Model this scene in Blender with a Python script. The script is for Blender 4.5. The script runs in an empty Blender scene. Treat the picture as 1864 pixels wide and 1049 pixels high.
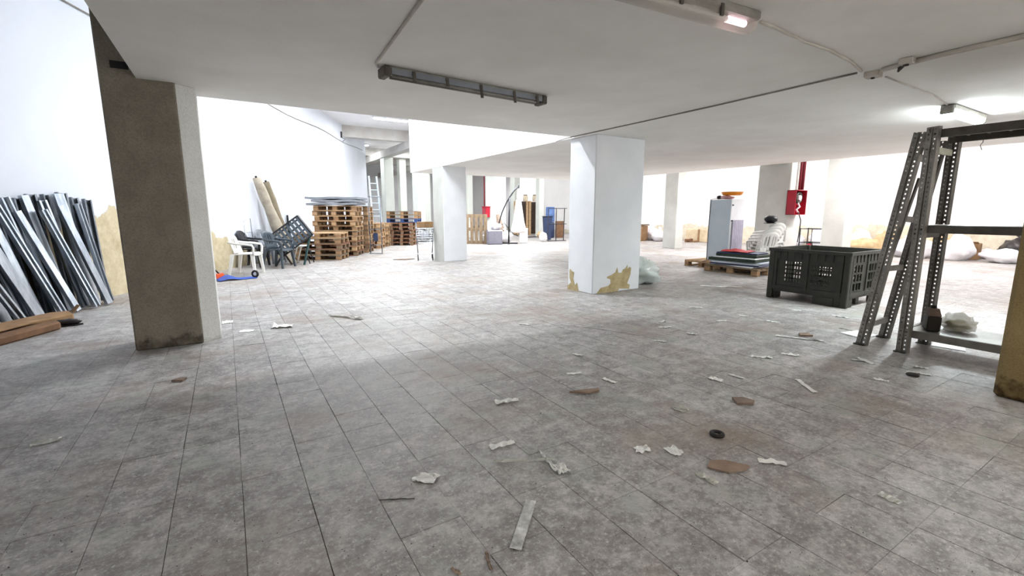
import bpy, bmesh, math, random
from mathutils import Vector, Matrix, noise as mnoise
random.seed(7)
SC = bpy.context.scene
COL = SC.collection

# ------------------------------------------------------------------ camera
EYE = 1.45
FPX, CX, CY = 833.0, 932.0, 524.5
PITCH = math.atan(138 / FPX)
YAW = math.radians(31.7)
cam_d = bpy.data.cameras.new('camera')
cam_d.sensor_width = 36.0
cam_d.lens = 36.0 * FPX / 1864.0
cam_d.clip_end = 200
cam = bpy.data.objects.new('camera', cam_d)
cam.location = (0, 0, EYE)
cam.rotation_euler = (math.pi / 2 - PITCH, 0, -YAW)
COL.objects.link(cam)
SC.camera = cam
SC.view_settings.view_transform = 'Standard'
SC.view_settings.look = 'None'
SC.view_settings.gamma = 1.0
SC.view_settings.use_curve_mapping = False
SC.view_settings.exposure = 1.27

# ------------------------------------------------------------------ world: dim, the building is closed
W = bpy.data.worlds.new('world'); SC.world = W; W.use_nodes = True
W.node_tree.nodes['Background'].inputs[0].default_value = (0.8, 0.85, 0.9, 1)
W.node_tree.nodes['Background'].inputs[1].default_value = 0.15
SC.cycles.max_bounces = 10
SC.cycles.diffuse_bounces = 6
SC.cycles.use_denoising = True

HALL_W = 205.0     # watts of one pair of tubes on the high ceiling
COOL = (0.93, 0.965, 1.0)
WARM = (1.0, 0.955, 0.965)

# floor point seen at a photograph pixel (frame 1864 x 1049)
_F = Vector((math.sin(YAW) * math.cos(PITCH), math.cos(YAW) * math.cos(PITCH), -math.sin(PITCH)))
_R = Vector((math.cos(YAW), -math.sin(YAW), 0))
_U = _R.cross(_F)
def fl(x, y, z=0.0):
    d = _R * (x - CX) + _F * FPX - _U * (y - CY)
    t = (z - EYE) / d.z
    return Vector((d.x * t, d.y * t, z))
def pix(p):
    d = Vector(p) - Vector((0, 0, EYE)); w = d.dot(_F)
    return (CX + FPX * d.dot(_R) / w, CY - FPX * d.dot(_U) / w, w)

# ------------------------------------------------------------------ materials
MATS = {}
def lin(c):
    return tuple((v / 12.92 if v <= 0.04045 else ((v + 0.055) / 1.055) ** 2.4) for v in c)
def rgb(h):
    h = h.lstrip('#'); return lin(tuple(int(h[i:i + 2], 16) / 255 for i in (0, 2, 4)))
class NT:
    def __init__(s, name):
        s.m = bpy.data.materials.new(name); s.m.use_nodes = True
        s.t = s.m.node_tree; s.b = s.t.nodes['Principled BSDF']
    def n(s, typ, **kw):
        nd = s.t.nodes.new(typ)
        for k, v in kw.items():
            if k.startswith('i_'): nd.inputs[k[2:].replace('_', ' ')].default_value = v
            else: setattr(nd, k, v)
        return nd
    def l(s, a, b): s.t.links.new(a, b)
    def math(s, op, a, b=None, clamp=False):
        nd = s.n('ShaderNodeMath', operation=op); nd.use_clamp = clamp
        for i, v in enumerate((a, b)):
            if v is None: continue
            if isinstance(v, (int, float)): nd.inputs[i].default_value = v
            else: s.l(v, nd.inputs[i])
        return nd.outputs[0]
    def noise(s, vec, scale, detail=4, rough=0.6):
        nd = s.n('ShaderNodeTexNoise'); nd.inputs['Scale'].default_value = scale
        nd.inputs['Detail'].default_value = detail; nd.inputs['Roughness'].default_value = rough
        if vec is not None: s.l(vec, nd.inputs['Vector'])
        return nd.outputs['Fac']
    def ramp(s, fac, stops):
        nd = s.n('ShaderNodeValToRGB'); r = nd.color_ramp
        while len(r.elements) < len(stops): r.elements.new(0.5)
        for e, (p, c) in zip(r.elements, stops):
            e.position = p; e.color = (*c, 1) if len(c) == 3 else c
        s.l(fac, nd.inputs[0]); return nd.outputs[0]
    def mix(s, fac, a, b, blend='MIX'):
        nd = s.n('ShaderNodeMix', data_type='RGBA', blend_type=blend)
        for i, v in ((0, fac), (6, a), (7, b)):
            if isinstance(v, (int, float)): nd.inputs[i].default_value = v
            elif isinstance(v, tuple): nd.inputs[i].default_value = (*v, 1) if len(v) == 3 else v
            else: s.l(v, nd.inputs[i])
        return nd.outputs[2]
    def bump(s, h, strength=0.3, dist=0.01):
        nd = s.n('ShaderNodeBump'); nd.inputs['Strength'].default_value = strength
        nd.inputs['Distance'].default_value = dist
        s.l(h, nd.inputs['Height']); s.l(nd.outputs[0], s.b.inputs['Normal'])
    def pos(s): return s.n('ShaderNodeNewGeometry').outputs['Position']
    def obj(s): return s.n('ShaderNodeTexCoord').outputs['Object']

def mat(name, c, rough=0.6, metal=0.0, c2=None, scale=6.0, bump=0.0, bscale=40.0, spec=0.4, alpha=None, trans=0.0, world=False, stretch=None):
    if name in MATS: return MATS[name]
    t = NT(name); vec = t.pos() if world else t.obj()
    if stretch:
        mp = t.n('ShaderNodeMapping'); mp.inputs['Scale'].default_value = stretch
        t.l(vec, mp.inputs['Vector']); vec = mp.outputs[0]
    c = rgb(c) if isinstance(c, str) else c
    c2 = rgb(c2) if isinstance(c2, str) else (c2 or tuple(v * 0.82 for v in c))
    t.l(t.ramp(t.noise(vec, scale), [(0.32, c2), (0.68, c)]), t.b.inputs['Base Color'])
    t.b.inputs['Roughness'].default_value = rough
    t.b.inputs['Metallic'].default_value = metal
    t.b.inputs['Specular IOR Level'].default_value = spec
    if trans: t.b.inputs['Transmission Weight'].default_value = trans
    if alpha is not None: t.b.inputs['Alpha'].default_value = alpha
    if bump: t.bump(t.noise(vec, bscale, 5), bump, 0.01)
    MATS[name] = t.m; return t.m

def emit(name, c, strength):
    if name in MATS: return MATS[name]
    t = NT(name)
    t.b.inputs['Base Color'].default_value = (0.9, 0.9, 0.9, 1)
    t.b.inputs['Emission Color'].default_value = (*c, 1)
    t.b.inputs['Emission Strength'].default_value = strength
    MATS[name] = t.m; return t.m

# floor tiles -------------------------------------------------------
TS, TX0, TY0 = 0.297, -0.05, 0.645
def floor_mat():
    t = NT('worn_cement_tile'); p = t.pos()
    sub = t.n('ShaderNodeVectorMath', operation='SUBTRACT'); t.l(p, sub.inputs[0]); sub.inputs[1].default_value = (TX0, TY0, 0)
    sc = t.n('ShaderNodeVectorMath', operation='SCALE'); t.l(sub.outputs[0], sc.inputs[0]); sc.inputs['Scale'].default_value = 1 / TS
    fr = t.n('ShaderNodeVectorMath', operation='FLOOR'); t.l(sc.outputs[0], fr.inputs[0])
    wn = t.n('ShaderNodeTexWhiteNoise', noise_dimensions='2D'); t.l(fr.outputs[0], wn.inputs['Vector'])
    base = t.ramp(t.noise(p, 1.1, 6, 0.68), [(0.3, rgb('#8d8987')), (0.45, rgb('#a19d9b')), (0.6, rgb('#b3b1af')), (0.75, rgb('#c1c0be'))])
    n2 = t.noise(p, 7.0, 9, 0.78)
    base = t.mix(t.ramp(n2, [(0.42, (0.85, 0.85, 0.85)), (0.52, (0, 0, 0))]), base, rgb('#827e7b'))
    base = t.mix(t.ramp(n2, [(0.52, (0, 0, 0)), (0.68, (0.9, 0.9, 0.9))]), base, rgb('#cfcdcb'))
    n3 = t.noise(p, 38.0, 7, 0.82)
    base = t.mix(t.ramp(n3, [(0.52, (0, 0, 0)), (0.66, (0.9, 0.9, 0.9))]), base, rgb('#dbdad8'))
    base = t.mix(t.ramp(n3, [(0.33, (0.85, 0.85, 0.85)), (0.44, (0, 0, 0))]), base, rgb('#6b655f'))
    # brown and greenish stains
    n5 = t.noise(p, 0.85, 4, 0.6)
    base = t.mix(t.ramp(n5, [(0.5, (0, 0, 0)), (0.68, (0.6, 0.6, 0.6))]), base, rgb('#8d7b69'))
    n6 = t.noise(p, 2.2, 5, 0.65)
    base = t.mix(t.ramp(n6, [(0.54, (0, 0, 0)), (0.7, (0.6, 0.6, 0.6))]), base, rgb('#99a097'))
    tint = t.ramp(wn.outputs['Value'], [(0.0, (0.84, 0.83, 0.82)), (1.0, (1.0, 1.0, 1.0))])
    base = t.mix(1.0, base, tint, 'MULTIPLY')
    t.l(base, t.b.inputs['Base Color'])
    t.l(t.ramp(n2, [(0.3, (0.42, 0.42, 0.42)), (0.7, (0.62, 0.62, 0.62))]), t.b.inputs['Roughness'])
    t.b.inputs['Specular IOR Level'].default_value = 0.4
    h = t.math('ADD', t.math('MULTIPLY', n2, 0.7), t.math('MULTIPLY', n3, 0.4))
    t.bump(h, 0.35, 0.012)
    return t.m
M_TILE = floor_mat()
M_GROUT = mat('grout_dirt', '#3d3833', 0.95, c2='#5e5850', scale=14, world=True)

# plastered walls: white paint, base coat showing where the paint fell off
def wall_mat(name, white, hmap, wscale=0.9, tans=('#b3a484', '#cbbe9f', '#ddd2b8')):
    """hmap: (axis vector, offset, length, stops of damage height in metres/2)"""
    t = NT(name); p = t.pos()
    n1 = t.noise(p, 0.6, 3); n2 = t.noise(p, 5.0, 6, 0.7)
    wcol = t.mix(t.ramp(n1, [(0.35, (0, 0, 0)), (0.7, (1, 1, 1))]), rgb(white), tuple(v * 0.93 for v in rgb(white)))
    ax, off, ln, stops = hmap
    dot = t.n('ShaderNodeVectorMath', operation='DOT_PRODUCT'); t.l(p, dot.inputs[0]); dot.inputs[1].default_value = ax
    s = t.math('DIVIDE', t.math('SUBTRACT', dot.outputs['Value'], off), ln)
    hcol = t.ramp(s, [(a, (b, b, b)) for a, b in stops])
    hgt = t.math('MULTIPLY', hcol, 2.0)
    sx = t.n('ShaderNodeSeparateXYZ'); t.l(p, sx.inputs[0])
    nn = t.noise(p, 2.2, 8, 0.62)
    jag = t.math('MULTIPLY', t.math('SUBTRACT', nn, 0.5), wscale)
    d = t.math('SUBTRACT', t.math('ADD', hgt, jag), sx.outputs['Z'])
    m = t.math('MULTIPLY', d, 60.0, True)
    tan = t.ramp(n2, [(0.3, rgb(tans[0])), (0.55, rgb(tans[1])), (0.75, rgb(tans[2]))])
    t.l(t.mix(m, wcol, tan), t.b.inputs['Base Color'])
    t.b.inputs['Roughness'].default_value = 0.85
    t.b.inputs['Specular IOR Level'].default_value = 0.2
    t.bump(t.math('SUBTRACT', t.math('MULTIPLY', n2, 0.15), t.math('MULTIPLY', m, 0.6)), 0.5, 0.008)
    return t.m
WD = Vector((math.sin(math.radians(26.9)), math.cos(math.radians(26.9)), 0))   # direction of the left wall
WN = Vector((WD.y, -WD.x, 0))                                                   # into the hall
WP = Vector((-0.25, 13.44, 0))
def on_left(s, off=0.0, z=0.0):     # s metres along the left wall from WP, off metres out of it
    return WP + WD * s + WN * off + Vector((0, 0, z))
M_WLEFT = wall_mat('left_wall_plaster', '#e2e7f0', (tuple(WD), WP.dot(WD) - 8.0, 16.0,
        [(0.0, 0.2), (0.2, 0.6), (0.31, 0.75), (0.36, 0.76), (0.47, 0.5), (0.53, 0.40), (0.6, 0.2), (0.72, 0.05)]), 0.75)
M_WRIGHT = wall_mat('right_wall_plaster', '#f4f1f0', ((0, 1, 0), 0.0, 30.0,
        [(0.0, 0.45), (0.2, 0.5), (0.3, 0.45), (0.42, 0.4), (0.55, 0.42), (0.7, 0.1)]), 0.7, ('#c9bfa9', '#dbd2be', '#e8e1d2'))
M_WHITE = mat('white_wall_paint', '#f1f2f3', 0.85, c2='#e6e7e8', scale=0.8, world=True, bump=0.08, bscale=30)
M_CEIL = mat('grimy_ceiling_paint', '#f2f1ee', 0.9, c2='#e6e4df', scale=0.9, world=True, bump=0.12, bscale=60)
M_HICEIL = mat('high_ceiling_paint', '#eeeef0', 0.9, c2='#e0e0e2', scale=0.5, world=True)
M_BEAM = mat('grey_beam_concrete', '#c9c7c4', 0.9, c2='#b4b1ac', scale=1.5, world=True, bump=0.15)
M_COLW = mat('white_column_paint', '#eef0f3', 0.8, c2='#e2e5e9', scale=1.2, world=True, bump=0.06)
M_COLG = mat('grey_plaster_and_shade', '#c6c7c2', 0.85, c2='#b5b6b0', scale=1.5, world=True, bump=0.1)
M_COLK = mat('pale_green_column_paint', '#dde0da', 0.85, c2='#cfd3cb', scale=1.0, world=True)
M_TANPATCH = mat('bare_base_coat', '#c3b48c', 0.95, c2='#a8976f', scale=9, bump=0.5, bscale=25)

def concrete_col(name, hi, lo, dark, zdark):
    t = NT(name); p = t.pos()
    a = t.ramp(t.noise(p, 3.0, 8, 0.7), [(0.3, rgb(lo)), (0.7, rgb(hi))])
    fine = t.noise(p, 90, 3, 0.7)
    a = t.mix(t.ramp(fine, [(0.35, (0.5, 0.5, 0.5)), (0.55, (0, 0, 0))]), a, tuple(v * 0.6 for v in rgb(lo)))
    sx = t.n('ShaderNodeSeparateXYZ'); t.l(p, sx.inputs[0])
    jag = t.math('MULTIPLY', t.noise(p, 5.0, 8, 0.65), zdark * 2)
    m = t.math('MULTIPLY', t.math('SUBTRACT', jag, t.math('ADD', sx.outputs['Z'], zdark * 0.55)), 14.0, True)
    patch = t.ramp(t.noise(p, 11, 5, 0.7), [(0.35, rgb(dark)), (0.7, rgb(lo))])
    t.l(t.mix(m, a, patch), t.b.inputs['Base Color'])
    t.b.inputs['Roughness'].default_value = 0.92
    t.b.inputs['Specular IOR Level'].default_value = 0.2
    t.bump(t.math('SUBTRACT', t.noise(p, 45, 6, 0.7), m), 0.4, 0.012)
    return t.m
M_CONC = concrete_col('bare_brown_concrete', '#9b9385', '#837b6d', '#4a443c', 0.3)
M_CONC2 = concrete_col('ochre_brown_concrete', '#a8946a', '#87744f', '#3b2a16', 0.35)
M_PLAST = concrete_col('dirty_white_plaster', '#f0f1ee', '#e2e3de', '#8b8a80', 0.10)

M_GALV = mat('galvanised_steel', '#c9d0d8', 0.28, 0.95, c2='#9aa2ac', scale=3, stretch=(6, 6, 0.6))
M_GALVD = mat('dull_galvanised_steel', '#8d939a', 0.42, 0.9, c2='#5f646a', scale=4)
M_RACK = mat('grey_rack_steel', '#8b8780', 0.5, 0.55, c2='#6e6a63', scale=5)
M_RACKD = mat('dark_rack_steel', '#6d6862', 0.55, 0.5, c2='#514d48', scale=5)
M_SHELF = mat('shelf_steel', '#9fa19e', 0.45, 0.6, c2='#85847f', scale=4)
M_BLACKP = mat('black_plastic', '#23241f', 0.5, c2='#33322b', scale=5, spec=0.5)
M_WOOD = mat('raw_pallet_wood', '#a98662', 0.85, c2='#7f6348', scale=5, stretch=(1, 6, 6), bump=0.2)
M_WOOD2 = mat('pale_pallet_wood', '#c4a680', 0.85, c2='#a0815f', scale=5, stretch=(1, 6, 6), bump=0.2)
M_WOOD3 = mat('weathered_pallet_wood', '#8a7762', 0.85, c2='#67563f', scale=5, stretch=(1, 6, 6), bump=0.2)
M_WOODR = mat('reddish_pallet_wood', '#8b6148', 0.85, c2='#664632', scale=5, stretch=(1, 6, 6), bump=0.2)
M_WOODB = mat('blue_painted_wood', '#2c4779', 0.7, c2='#223860', scale=5)
M_DKWOOD = mat('dark_brown_board', '#4a3a30', 0.8, c2='#33271f', scale=4)
M_CARD = mat('brown_cardboard', '#a5845f', 0.9, c2='#84664a', scale=4, bump=0.1)
M_CARDW = mat('wet_cardboard', '#84644a', 0.9, c2='#654a36', scale=5, bump=0.15)
M_WPLAST = mat('white_plastic', '#eeeeea', 0.4, c2='#e2e2dc', scale=4, spec=0.5)
M_SLATE = mat('slate_plastic', '#46515a', 0.45, c2='#38424a', scale=4, spec=0.5)
M_BLKCH = mat('black_chair_plastic', '#2a2b30', 0.5, c2='#1e1f23', scale=4)
M_TEAL = mat('teal_plastic', '#3f5f60', 0.5, c2='#34504f', scale=4)
M_CANVAS = mat('beige_canvas', '#b9b0a0', 0.95, c2='#9a9080', scale=5, bump=0.3, bscale=12)
M_CANVAS2 = mat('olive_canvas', '#8d8470', 0.95, c2='#746b58', scale=5, bump=0.3, bscale=12)
M_SACK = mat('white_woven_sack', '#f0eef0', 0.75, c2='#dedbe0', scale=5, bump=0.4, bscale=9)
M_SACKT = mat('tan_paper_sack', '#cdb48e', 0.85, c2='#b3976e', scale=5, bump=0.4, bscale=9)
M_SACKB = mat('brown_sack', '#8c7a6c', 0.85, c2='#705e51', scale=5, bump=0.4, bscale=9)
M_BLKBAG = mat('black_bin_bag', '#1f1c1c', 0.35, c2='#322b2a', scale=6, bump=0.5, bscale=10)
M_CLEAR = mat('clear_greenish_plastic', '#eef6f2', 0.2, c2='#dce8e2', scale=5, bump=0.6, bscale=7, alpha=0.62, spec=0.6)
M_FILM = mat('clear_film', '#d8d8cf', 0.25, c2='#bdbdb0', scale=9, bump=0.6, bscale=14, alpha=0.55, spec=0.6)
M_PAPER = mat('white_paper', '#f2f2ee', 0.6, c2='#d9d9d3', scale=20, bump=0.3, bscale=30)
M_TAPE = mat('creased_tape', '#e6e6e2', 0.4, c2='#8f8f8b', scale=16, bump=0.4, bscale=40)
M_RED = mat('red_enamel', '#b3182f', 0.4, c2='#97122a', scale=3)
M_PIPE = mat('dark_red_pipe_paint', '#7c2230', 0.5, c2='#641824', scale=3)
M_ORANGE = mat('orange_plastic', '#f0961e', 0.45, c2='#da7f10', scale=4)
M_REDORG = mat('red_orange_plastic', '#e0561f', 0.5, c2='#c34513', scale=4)
M_BLUE = mat('blue_plastic', '#2f57b8', 0.5, c2='#25479a', scale=4)
M_NAVY = mat('navy_plastic', '#33405f', 0.5, c2='#273250', scale=4)
M_CABW = mat('white_enamel', '#eff1f4', 0.35, c2='#e6e9ee', scale=2)
M_CABB = mat('pale_blue_enamel', '#c6d2dc', 0.4, c2='#bccad6', scale=2)
M_FOILG = mat('ribbed_grey_sheet', '#c3bfd0', 0.45, 0.3, c2='#aaa6b8', scale=3)
M_GREYP = mat('grey_panel', '#8f949b', 0.6, c2='#7c8188', scale=3)
M_DKMET = mat('dark_metal', '#33343a', 0.45, 0.5, c2='#222328', scale=5)
M_CHROME = mat('wire_chrome', '#b4b8bd', 0.3, 0.9, c2='#8d9196', scale=5)
M_FABRIC = mat('offwhite_parasol_cloth', '#e9e2df', 0.9, c2='#d8cfcb', scale=4, bump=0.2, bscale=14)
M_GREYBOX = mat('grey_speaker_cloth', '#75737d', 0.85, c2='#5f5d67', scale=8)
M_BKGREEN = mat('dark_green_cover', '#2c3a2d', 0.6, c2='#1f2a20', scale=5)
M_BKRED = mat('bright_red_sheet', '#d24a4c', 0.6, c2='#b9373a', scale=5)
M_CABLE = mat('cable_grey', '#9a968f', 0.7, c2='#807c75', scale=5)
M_CABLED = mat('cable_dark', '#4a4845', 0.7, c2='#383634', scale=5)
M_CONDUIT = mat('conduit_paint', '#cfcac2', 0.8, c2='#b8b2a9', scale=5, world=True)
M_LAMPBODY = mat('lamp_housing_dirty', '#9a9790', 0.5, c2='#7b776f', scale=6)
M_LAMPCLIP = mat('lamp_clip_rust', '#5c564f', 0.6, c2='#463f38', scale=8)
M_DIFF = mat('dusty_diffuser', '#8f8c84', 0.3, c2='#706b62', scale=7, spec=0.6)
M_SOLE = mat('black_rubber', '#1d1b1b', 0.7, c2='#2c2928', scale=8)
M_DARKBOT = mat('dark_brown_bottle', '#2c2420', 0.4, c2='#1d1815', scale=6)
M_LABELB = mat('brown_label', '#6b584c', 0.7, c2='#55463c', scale=8)
M_LIT = emit('lit_tube', (1.0, 0.99, 0.97), 14.0)
M_LITC = emit('lit_tube_cool', (0.86, 0.96, 1.0), 40.0)
M_FILL = emit('added_fill_tube', (1.0, 0.98, 0.95), 84.0)
M_PINK = emit('failing_tube_end', (1.0, 0.70, 0.80), 2.6)

# ------------------------------------------------------------------ mesh helpers
class MB:
    def __init__(s): s.v = []; s.f = []
    def add(s, vs, fs):
        o = len(s.v); s.v += [tuple(v) for v in vs]; s.f += [tuple(i + o for i in f) for f in fs]; return s
    def box(s, x0, y0, z0, x1, y1, z1):
        return s.add([(x0, y0, z0), (x1, y0, z0), (x1, y1, z0), (x0, y1, z0), (x0, y0, z1), (x1, y0, z1), (x1, y1, z1), (x0, y1, z1)],
                     [(0, 3, 2, 1), (4, 5, 6, 7), (0, 1, 5, 4), (1, 2, 6, 5), (2, 3, 7, 6), (3, 0, 4, 7)])
    def bar(s, p0, p1, w, h, up=(0, 0, 1), w1=None, h1=None):
        p0, p1 = Vector(p0), Vector(p1); d = (p1 - p0).normalized()
        sd = d.cross(Vector(up))
        if sd.length < 1e-4: sd = d.cross(Vector((1, 0, 0)))
        sd.normalize(); u = sd.cross(d)
        w1 = w if w1 is None else w1; h1 = h if h1 is None else h1
        vs = []
        for p, a, b in ((p0, w, h), (p1, w1, h1)):
            for i, j in ((-1, -1), (1, -1), (1, 1), (-1, 1)): vs.append(p + sd * a / 2 * i + u * b / 2 * j)
        return s.add(vs, [(0, 1, 2, 3), (7, 6, 5, 4), (0, 4, 5, 1), (1, 5, 6, 2), (2, 6, 7, 3), (3, 7, 4, 0)])
    def tube(s, pts, r, n=8, closed=False):
        pts = [Vector(p) for p in pts]; k = len(pts); rs = r if isinstance(r, (list, tuple)) else [r] * k
        o = len(s.v); prev = None
        for i, p in enumerate(pts):
            if closed: d = pts[(i + 1) % k] - pts[i - 1]
            else: d = pts[min(i + 1, k - 1)] - pts[max(i - 1, 0)]
            d.normalize()
            if prev is None:
                a = d.cross(Vector((0, 0, 1)))
                if a.length < 1e-3: a = d.cross(Vector((1, 0, 0)))
            else: a = prev - d * prev.dot(d)
            a.normalize(); prev = a; b = d.cross(a)
            for j in range(n):
                t = 2 * math.pi * j / n; s.v.append(tuple(p + (a * math.cos(t) + b * math.sin(t)) * rs[i]))
        m = k if closed else k - 1
        for i in range(m):
            for j in range(n):
                a0 = o + i * n + j; a1 = o + i * n + (j + 1) % n; b0 = o + ((i + 1) % k) * n + j; b1 = o + ((i + 1) % k) * n + (j + 1) % n
                s.f.append((a0, a1, b1, b0))
        if not closed:
            s.f.append(tuple(o + j for j in reversed(range(n)))); s.f.append(tuple(o + (k - 1) * n + j for j in range(n)))
        return s
    def lathe(s, prof, n=16, c=(0, 0, 0), mod=None):
        o = len(s.v)
        for i, (r, z) in enumerate(prof):
            for j in range(n):
                t = 2 * math.pi * j / n; q = r * (mod(t, z) if mod else 1)
                s.v.append((c[0] + q * math.cos(t), c[1] + q * math.sin(t), c[2] + z))
        for i in range(len(prof) - 1):
            for j in range(n):
                s.f.append((o + i * n + j, o + i * n + (j + 1) % n, o + (i + 1) * n + (j + 1) % n, o + (i + 1) * n + j))
        s.f.append(tuple(o + j for j in reversed(range(n)))); s.f.append(tuple(o + (len(prof) - 1) * n + j for j in range(n)))
        return s
    def prism(s, poly, z0, z1):
        n = len(poly); vs = [(x, y, z0) for x, y in poly] + [(x, y, z1) for x, y in poly]
        return s.add(vs, [tuple(reversed(range(n))), tuple(range(n, 2 * n))] + [(i, (i + 1) % n, n + (i + 1) % n, n + i) for i in range(n)])
    def slab(s, p0, u, w, poly, th):
        """polygon given in (u, w) plane coordinates from p0, th thick along u x w"""
        u, w = Vector(u).normalized(), Vector(w).normalized(); nn = u.cross(w); p0 = Vector(p0); n = len(poly)
        vs = [p0 + u * a + w * b for a, b in poly] + [p0 + u * a + w * b + nn * th for a, b in poly]
        return s.add(vs, [tuple(reversed(range(n))), tuple(range(n, 2 * n))] + [(i, (i + 1) % n, n + (i + 1) % n, n + i) for i in range(n)])
    def grid(s, fn, nu, nv):
        o = len(s.v)
        for i in range(nu + 1):
            for j in range(nv + 1): s.v.append(tuple(fn(i / nu, j / nv)))
        for i in range(nu):
            for j in range(nv):
                a = o + i * (nv + 1) + j; s.f.append((a, a + nv + 1, a + nv + 2, a + 1))
        return s
    def build(s, name, m, parent=None, smooth=False, loc=None, rz=0.0, bevel=0.0, solid=0.0):
        me = bpy.data.meshes.new(name); me.from_pydata(s.v, [], s.f)
        bm = bmesh.new(); bm.from_mesh(me)
        bmesh.ops.recalc_face_normals(bm, faces=bm.faces)
        if bevel:
            bmesh.ops.bevel(bm, geom=list(bm.edges), offset=bevel, segments=1, affect='EDGES')
        bm.to_mesh(me); bm.free()
        if smooth:
            for p in me.polygons: p.use_smooth = True
        me.materials.append(m)
        o = bpy.data.objects.new(name, me); COL.objects.link(o)
        if solid:
            md = o.modifiers.new('thickness', 'SOLIDIFY'); md.thickness = solid; md.offset = 0
        if parent: o.parent = parent
        if loc is not None: o.location = loc
        o.rotation_euler.z = rz
        return o
def tag(o, label=None, cat=None, group=None, kind=None):
    if label: o['label'] = label
    if cat: o['category'] = cat
    if group: o['group'] = group
    if kind: o['kind'] = kind
    return o
def empty(name, loc, rz, label, cat, group=None):
    o = bpy.data.objects.new(name, None); o.empty_display_size = 0.1; COL.objects.link(o)
    o.location = loc; o.rotation_euler.z = rz
    return tag(o, label, cat, group)
def copy_tree(o, parent=None):
    c = o.copy(); COL.objects.link(c); c.parent = parent
    for ch in list(o.children): copy_tree(ch, c)
    return c
def struct(name, mb, m, label=None, **k):
    o = mb.build(name, m, **k); o['kind'] = 'structure'
    if label: o['label'] = label
    return o

# ================================================================== STRUCTURE
ZM = 2.76        # underside of the mezzanine
ZH = 5.65        # high ceiling
XE0, YE1, XE2, YE3, XE4 = -0.64, 6.6, 5.4, 15.2, 13.05
XR = 20.6        # right wall
YF = 41.0        # far wall
YB = -6.0        # wall behind the camera
XL = -11.5

floor = struct('floor', MB().add([(XL, YB, -0.006), (XR, YB, -0.006), (XR, YF, -0.006), (XL, YF, -0.006)], [(0, 1, 2, 3)]), M_GROUT,
               'worn grey cement tile floor with dark joints')
# tiles: nearest ones singly, the rest as one field
tiles = []
for i in range(-40, 71):
    for j in range(-23, 137):
        x0, y0 = TX0 + i * TS, TY0 + j * TS
        cxm, cym = x0 + TS / 2, y0 + TS / 2
        if cxm > XR - 0.1 or cym > YF - 0.1 or cym < YB: continue
        if (Vector((cxm, cym, 0)) - WP).dot(WN) < -0.3: continue
        px, py, w = pix((cxm, cym, 0))
        vis = w > 0.3 and -60 < px < 1924 and 380 < py < 1110
        area = 1.0 / max(w, 0.2) ** 3 if vis else 0
        tiles.append((area, cxm, cym))
tiles.sort(key=lambda t: -t[0])
def tile_mesh(rng, cx=0, cy=0):
    e = TS / 2
    gx = lambda: rng.choice((0.0006, 0.0012, 0.002, 0.0024)); gy = lambda: rng.choice((0.0002, 0.0003, 0.0008, 0.0018)); g = [gx(), gy(), gx(), gy()]
    z = [rng.uniform(-0.0012, 0.0004)] * 4
    tl = rng.uniform(-0.0008, 0.0008); tk = rng.uniform(-0.0008, 0.0008)
    c = [(-e + g[0], -e + g[1]), (e - g[2], -e + g[1]), (e - g[2], e - g[3]), (-e + g[0], e - g[3])]
    top = [(cx + x, cy + y, z[k] + tl * x / e + tk * y / e) for k, (x, y) in enumerate(c)]
    bot = [(cx + x, cy + y, -0.0075) for x, y in c]
    return top + bot, [(0, 1, 2, 3), (0, 4, 5, 1), (1, 5, 6, 2), (2, 6, 7, 3), (3, 7, 4, 0)]
rng = random.Random(3)
variants = []
for k in range(16):
    v, f = tile_mesh(rng); me = bpy.data.meshes.new('tile'); me.from_pydata(v, [], f); me.materials.append(M_TILE); variants.append(me)
for a, x, y in tiles[:300]:
    o = bpy.data.objects.new('tile', rng.choice(variants)); COL.objects.link(o); o.parent = floor; o.location = (x, y, 0)
V, Fc = [], []
for a, x, y in tiles[300:]:
    v, f = tile_mesh(rng, x, y); b = len(V); V += v; Fc += [tuple(i + b for i in q) for q in f]
me = bpy.data.meshes.new('tile_field'); me.from_pydata(V, [], Fc); me.materials.append(M_TILE)
o = bpy.data.objects.new('tile_field', me); COL.objects.link(o); o.parent = floor; o['kind'] = 'stuff'

# left wall (oblique), from behind the camera to its free end
def wall_seg(name, a, b, z0, z1, th, m, label):
    mb = MB(); a, b = Vector(a), Vector(b); d = (b - a).normalized(); n = Vector((d.y, -d.x, 0)) * th
    mb.prism([(a.x, a.y), (b.x, b.y), ((b - n).x, (b - n).y), ((a - n).x, (a - n).y)], z0, z1)
    return struct(name, mb, m, label)
wall_seg('wall_left', on_left(-23), on_left(16.8), -0.02, ZH, 0.3, M_WLEFT, 'white left wall with tan bare patches low down')
wall_seg('wall_right', (XR, YF, 0), (XR, YB, 0), -0.02, ZH, 0.3, M_WRIGHT, 'bright white wall with tan bare base coat along the bottom')
wall_seg('wall_far', (on_left(16.8).x - 4, YF, 0), (XR, YF, 0), -0.02, ZH, 0.3, M_WHITE, 'far end wall of the hall')
wall_seg('wall_far_left', (on_left(16.8).x - 4, 28.4, 0), (on_left(16.8).x - 4, YF, 0), -0.02, ZH, 0.3, M_WHITE, 'side wall of the far bay')
wall_seg('wall_behind', (XR, YB, 0), (XL, YB, 0), -0.02, ZH, 0.3, M_WHITE, 'wall behind the viewer')
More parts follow.
